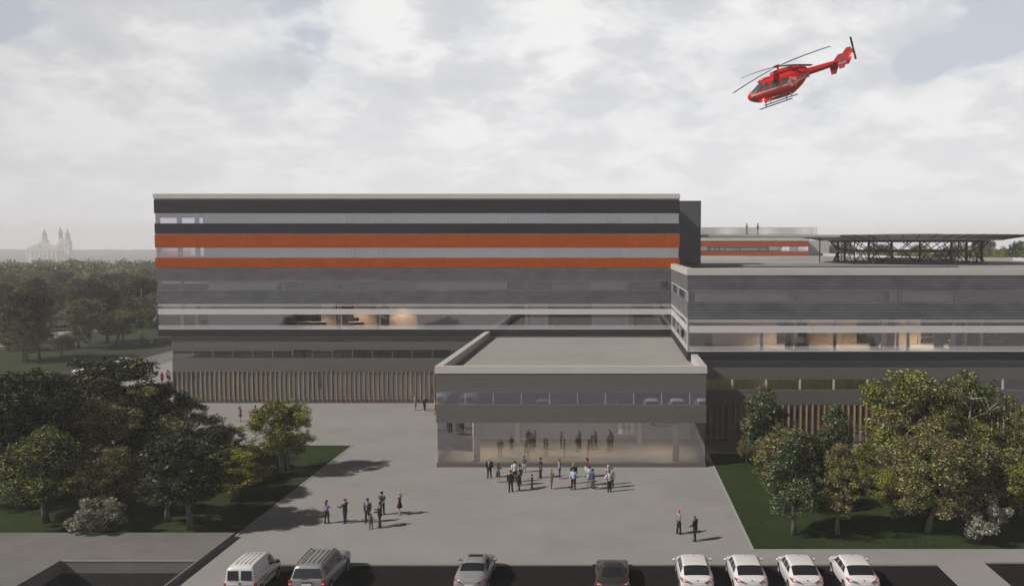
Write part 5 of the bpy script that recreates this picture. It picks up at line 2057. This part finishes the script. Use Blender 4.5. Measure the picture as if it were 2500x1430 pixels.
GE = 'people gathered in front of the lobby'
GP = 'people talking in the left part of the plaza'
person(1195, 1166, 170, 'bald man in black suit with arms hanging, leftmost before the lobby', top=(BLACK, 'jacket'), hair=('white', 'bald'), h=1.80, extra=('tie',), group=GE)
person(1216, 1177, -20, 'woman in teal top and dark knee shorts, hand on hip, back turned', top=((.085, .14, .17), 'short'), bottom=((.05, .05, .055), 'shorts'), hair=('auburn', 'long'), shoes=(.5, .45, .4), sex='f', h=1.68, arms=('hip', 'point'), group=GE)
person(1257, 1176, 20, 'man in white shirt and dark trousers seen from behind', top=(WHITE, 'long'), bottom=((.02, .018, .017), 'trousers'), hair=('black', 'short'), h=1.82, group=GE)
person(1268, 1184, 150, 'man in dark jacket over light blue shirt standing beside the white shirted man', top=(CHAR, 'jacket'), extra=('tie',), h=1.74, group=GE)
person(1280, 1152, 160, 'boy in teal shirt and pale shorts behind the suited group', top=((.05, .10, .14), 'short'), bottom=((.40, .38, .45), 'shorts'), skin=1, hair=('black', 'short'), h=1.45, arms=('hang', 'low'), group=GE)
person(1247, 1200, 5, 'man in black suit seen from behind in front of the white shirted man', top=(BLACK, 'jacket'), hair=('brown', 'short'), h=1.80, arms=('hang', 'hang'), group=GE)
person(1268, 1197, 80, 'man in dark grey sweater and brown trousers gesturing to the black suit', top=((.045, .045, .048), 'long'), bottom=((.04, .03, .018), 'trousers'), skin=1, hair=('brown', 'short'), shoes=(.03, .02, .01), h=1.75, arms=('gesture', 'gesture'), group=GE)
person(1299, 1191, 95, 'small boy in black shirt with hands held in front', top=(BLACK, 'short'), bottom=((.018, .02, .03), 'trousers'), h=1.18, arms=('gesture', 'gesture'), group=GE)
person(1320, 1166, 100, 'man in navy polo shirt and dark trousers looking left', top=(NAVY, 'short'), bottom=((.022, .022, .026), 'trousers'), skin=1, h=1.80, group=GE)
person(1346, 1193, -110, 'ginger haired woman in grey trouser suit, arms folded', top=((.17, .165, .16), 'jacket'), bottom=((.14, .135, .13), 'trousers'), hair=('ginger', 'short'), sex='f', h=1.72, shoes=(.3, .28, .26), arms=('fold', 'phone'), group=GE)
person(1366, 1168, -100, 'woman in jeans and bright pink shoes with folded arms', top=((.25, .27, .30), 'tank'), bottom=((.025, .032, .055), 'tights'), hair=('auburn', 'short'), sex='f', shoes=(.75, .10, .60), h=1.72, arms=('fold', 'fold'), group=GE)
person(1401, 1180, 175, 'man with bright green hair in a black shirt', top=(BLACK, 'long'), bottom=(BLACK, 'trousers'), hair=('green', 'short'), h=1.78, group=GE)
person(1400, 1194, 150, 'man in light blue shirt and tie holding a hand to his chin', top=((.28, .38, .52), 'long'), bottom=((.015, .017, .022), 'trousers'), hair=('black', 'short'), skin=1, h=1.78, arms=('phone', 'low'), group=GE)
person(1432, 1164, 110, 'woman in dark red top and pale skirt at the back of the group', top=((.16, .02, .025), 'long'), bottom=((.35, .38, .42), 'skirt'), hair=('auburn', 'long'), sex='f', h=1.70, group=GE)
person(1437, 1184, 130, 'woman in pale teal dress with arms folded', top=((.25, .37, .40), 'long'), bottom=((.22, .28, .28), 'skirt'), hair=('auburn', 'long'), sex='f', shoes=(.4, .25, .18), h=1.70, arms=('fold', 'fold'), group=GE)
person(1447, 1194, -60, 'man in royal blue shirt and grey trousers with white shoes', top=((.03, .045, .15), 'long'), bottom=((.07, .068, .065), 'trousers'), skin=2, shoes=WHITE, h=1.72, group=GE)
person(1485, 1183, 200, 'woman in pink top with white headscarf', top=((.50, .28, .42), 'short'), bottom=((.30, .20, .32), 'trousers'), hair=('white', 'short'), skin=1, sex='f', h=1.68, group=GE)
person(1493, 1190, 170, 'dark haired man in grey shirt standing behind the white shirted man at the right', top=((.25, .28, .26), 'long'), bottom=(BLACK, 'trousers'), h=1.70, group=GE)
person(1488, 1200, 20, 'man in white shirt with hand on hip, rightmost before the lobby', top=((.52, .52, .53), 'long'), bottom=(BLACK, 'trousers'), hair=('brown', 'short'), h=1.76, arms=('hip', 'hip'), group=GE)
person(798, 1277, -25, 'woman in blue tank top and black leggings seen from behind', top=((.16, .19, .52), 'tank'), bottom=(BLACK, 'tights'), hair=('auburn', 'tail'), sex='f', h=1.72, arms=('hang', 'fold'), group=GP)
person(843, 1276, 70, 'man in dark green jacket and blue jeans pointing left', top=((.030, .036, .026), 'jacket'), bottom=((.022, .032, .075), 'trousers'), hair=('auburn', 'short'), h=1.80, arms=('point', 'gesture'), group=GP)
person(898, 1275, 165, 'man in navy blazer with black hair facing the camera', top=((.035, .045, .075), 'jacket'), bottom=((.018, .018, .022), 'trousers'), skin=1, h=1.80, extra=('tie',), group=GP)
person(906, 1291, -5, 'little girl in blue top and black leggings seen from behind', top=((.03, .03, .22), 'tank'), bottom=(BLACK, 'tights'), hair=('auburn', 'tail'), sex='f', h=1.14, group=GP)
person(928, 1286, 100, 'man in black jacket and olive cargo trousers gesturing', top=(BLACK, 'jacket'), bottom=((.045, .038, .02), 'trousers'), hair=('black', 'short'), h=1.80, arms=('gesture', 'gesture'), group=GP)
person(933, 1256, -15, 'man in dark grey T shirt and black trousers behind the group', top=((.035, .036, .036), 'short'), bottom=(BLACK, 'trousers'), skin=1, hair=('black', 'short'), h=1.78, arms=('fold', 'back'), group=GP)
person(976, 1256, 95, 'blond woman in short navy dress gesturing with both hands', top=((.018, .022, .035), 'dress'), bottom=((.02, .02, .03), 'none'), hair=('blond', 'long'), sex='f', shoes=(.30, .17, .12), h=1.70, arms=('gesture', 'gesture'), group=GP)
G2 = 'two people at the right of the plaza'
person(1657, 1303, -60, 'blond person in grey top and black flared trousers looking right', top=((.21, .185, .175), 'long'), bottom=((.012, .012, .012), 'trousers'), hair=('ginger', 'short'), shoes=(.04, .035, .03), sex='f', h=1.74, arms=('hang', 'back'), group=G2)
person(1697, 1320, 60, 'bald man in black suit with back turned at the right of the plaza', top=(BLACK, 'jacket'), skin=2, hair=('black', 'bald'), h=1.80, arms=('low', 'hang'), group=G2)
G3 = 'people by the long block'
person(1014, 1001, -100, 'blond woman in pale top and grey skirt by the timber screen', top=((.42, .44, .42), 'short'), bottom=((.26, .25, .24), 'skirt'), hair=('blond', 'long'), sex='f', shoes=(.03, .02, .02), h=1.70, group=G3)
person(1037, 1003, 60, 'ginger haired person in charcoal suit with white shoes', top=((.07, .07, .072), 'jacket'), bottom=((.03, .03, .035), 'trousers'), hair=('ginger', 'short'), shoes=WHITE, h=1.78, arms=('hang', 'hip'), group=G3)
person(1062, 1010, 100, 'blond woman in grey skirt half hidden by the pavilion corner', top=((.30, .31, .30), 'short'), bottom=((.22, .21, .20), 'skirt'), hair=('blond', 'short'), sex='f', h=1.70, group=G3)
person(587, 1028, -80, 'woman in red patterned summer dress behind the trees', top=((.26, .075, .06), 'dress'), bottom=(BLACK, 'none'), hair=('auburn', 'long'), sex='f', h=1.70, arms=('fold', 'fold'), group=G3)
person(624, 1027, 100, 'man in navy shirt facing the woman in the red summer dress', top=(NAVY, 'short'), bottom=((.02, .02, .025), 'trousers'), skin=1, h=1.80, group=G3)
G4 = 'people at the corner of the long block'
person(396, 936, 10, 'woman in red top and black skirt nearest the fence', top=((.30, .03, .035), 'short'), bottom=(BLACK, 'skirt'), hair=('auburn', 'long'), sex='f', h=1.70, skin=1, group=G4)
person(410, 931, 190, 'woman in red jacket at the hospital corner', top=((.30, .03, .03), 'long'), bottom=(BLACK, 'skirt'), hair=('auburn', 'long'), sex='f', h=1.75, group=G4)
person(414, 933, 170, 'woman in grey top and black skirt at the hospital corner', top=((.14, .15, .15), 'short'), bottom=(BLACK, 'skirt'), hair=('brown', 'short'), sex='f', h=1.68, arms=('fold', 'fold'), group=G4)
G5 = 'people on the rooftop footbridge'
person(0, 0, -80, 'person in brown shirt and green cap on the footbridge', top=((.12, .07, .06), 'short'), bottom=((.07, .075, .06), 'trousers'), hair=((.03, .03, .02), 'cap'), h=1.76, z=21.42, pos=(px(1822, 118), 118.0), group=G5, arms=('low', 'hang'))
person(0, 0, 80, 'person in black shirt and cap on the footbridge', top=((.02, .022, .022), 'long'), bottom=((.05, .055, .06), 'trousers'), hair=((.02, .02, .02), 'cap'), h=1.76, z=21.42, pos=(px(1849, 118), 118.0), group=G5, arms=('low', 'back'))
bpy.context.view_layer.update()
dg = bpy.context.evaluated_depsgraph_get()
done = []
for bo, sm in SKEL:
    done.append((bo, bpy.data.meshes.new_from_object(bo.evaluated_get(dg)), sm))
for bo, me, sm in done:
    bo.modifiers.clear()
    bo.data = me
    me.materials.clear()
    me.materials.append(sm)

# ------------------------------------------------------------------ furniture behind the glass
def desk(X, Y, z, rz, label, w=1.6, pc=True, light=False, g='desks behind the glazing', n='desk'):
    r = thing(n, label, 'desk', (X, Y, z), rz, g)
    top = mat('desk_top', (.55, .54, .55), .4) if 'desk_top' not in bpy.data.materials else bpy.data.materials['desk_top']
    b = MB()
    b.box(-w / 2, w / 2, -.4, .4, .71, .75)
    b.build('desk_top', top, r)
    for x in (-w / 2 + .05, w / 2 - .05):
        for y in (-.35, .35):
            b = MB()
            b.box(x - .02, x + .02, y - .02, y + .02, 0, .71)
            b.build('leg', M['steel'], r)
    b = MB()
    b.box(-w / 2 + .1, w / 2 - .1, .30, .33, .25, .70)
    b.build('modesty_panel', M['walldark'], r)
    if pc:
        m = thing('monitor', 'black monitor on the ' + ' '.join(label.split()[:12]), 'monitor', (X, Y, z + .75), rz, 'monitors on the desks')
        b = MB()
        b.box(-.38, .38, -.05, -.01, .10, .55)
        b.build('screen', M['blacktrim'], m)
        b = MB()
        b.box(-.03, .03, -.02, .02, 0, .12)
        b.box(-.15, .15, -.1, .1, 0, .015)
        b.build('stand', M['blacktrim'], m)


for u, lb in ((700, 'desk beside the long plaster wall in the long block'), (735, 'white desk behind the leftmost lit room'), (775, 'white desk in the narrow wood panelled room'), (868, 'dark desk in the wider wood panelled room'), (1342, 'low desk beside the grey wall in the long block'), (1570, 'low desk near the junction of block and wing')):
    desk(px(u, 102.4), 102.3 + (0.4 if u == 735 else 0), 9.4, R(8 if u % 2 else 0), lb, 1.9)
for i, (x, y) in enumerate(((36.5, 83.0), (39.6, 81.9), (41.2, 84.4), (37.8, 86.4), (33.9, 85.8), (41.8, 87.2))):
    desk(x, y, 9.4, R(20), ['white desk just right of the last raking strut', 'white desk closest to the right picture edge glazing', 'white desk in the second row at the right edge', 'white desk in the third row behind the last strut', 'white desk left of the other rear desks', 'rearmost white desk at the right edge'][i] + ' in the right wing', 2.2)

# ceiling lamps of the lit storeys
WARM = (1.0, .80, .55)
lampm = emit_mat('lamp_glow', (1.0, .82, .6), 4.0)
def lamp(X, Y, z, watt, label):
    r = thing('ceiling_lamp', label, 'ceiling lamp', (X, Y, z), 0, 'ceiling lamps of the lit storey')
    b = MB()
    b.disc_cyl((0, 0, -.06), .16, .06, 16)
    b.build('housing', M['frame'], r)
    b = MB()
    b.disc_cyl((0, 0, -.075), .13, .015, 16)
    b.build('diffuser', lampm, r)
    ld = bpy.data.lights.new('lamp_light', 'SPOT')
    ld.energy = watt * 5
    ld.color = WARM
    ld.spot_size = R(120)
    ld.spot_blend = .6
    ld.shadow_soft_size = .12
    lo = bpy.data.objects.new('lamp_light', ld)
    C.objects.link(lo)
    lo.parent = r
    lo.location = (0, 0, -.12)


for u, s in ((772, 'over the narrow wood panelled room'), (868, 'over the wider wood panelled room'), (975, 'over the bare wood panelled room')):
    lamp(px(u, 102), 102.2, 12.62, 90, 'small round warm ceiling lamp ' + s + ' in the long block')
for u, s in ((1900, 'left of the first strut'), (2045, 'between the first and second strut'), (2120, 'just left of the second strut'), (2240, 'right of the second strut'), (2290, 'before the third strut')):
    lamp(px(u, 82), 82.6, 12.62, 120, 'small round warm ceiling lamp ' + s + ' in the right wing')

for x, s in ((-12.0, 'leftmost'), (-6.5, 'second'), (-1.0, 'third'), (5.0, 'rightmost')):
    lamp(x, 75.5, 4.05, 150, s + ' warm ceiling lamp inside the glazed lobby of the pavilion')

# ------------------------------------------------------------------ haze
b = MB()
b.box(-3300, 3300, -400, 3000, -25, 74)
hz_ = bpy.data.materials.new('haze_air')
hz_.use_nodes = True
N = NT(hz_.node_tree)
N.n.clear()
out = N.new('ShaderNodeOutputMaterial')
pv = N.new('ShaderNodeVolumePrincipled')
pv.inputs['Density'].default_value = 0.00040
pv.inputs['Color'].default_value = (0.985, 0.975, 1.0, 1)
pv.inputs['Anisotropy'].default_value = 0.0
N.link(pv.outputs[0], out.inputs['Volume'])
ho = b.build('haze', hz_)
tag(ho, kind='stuff')
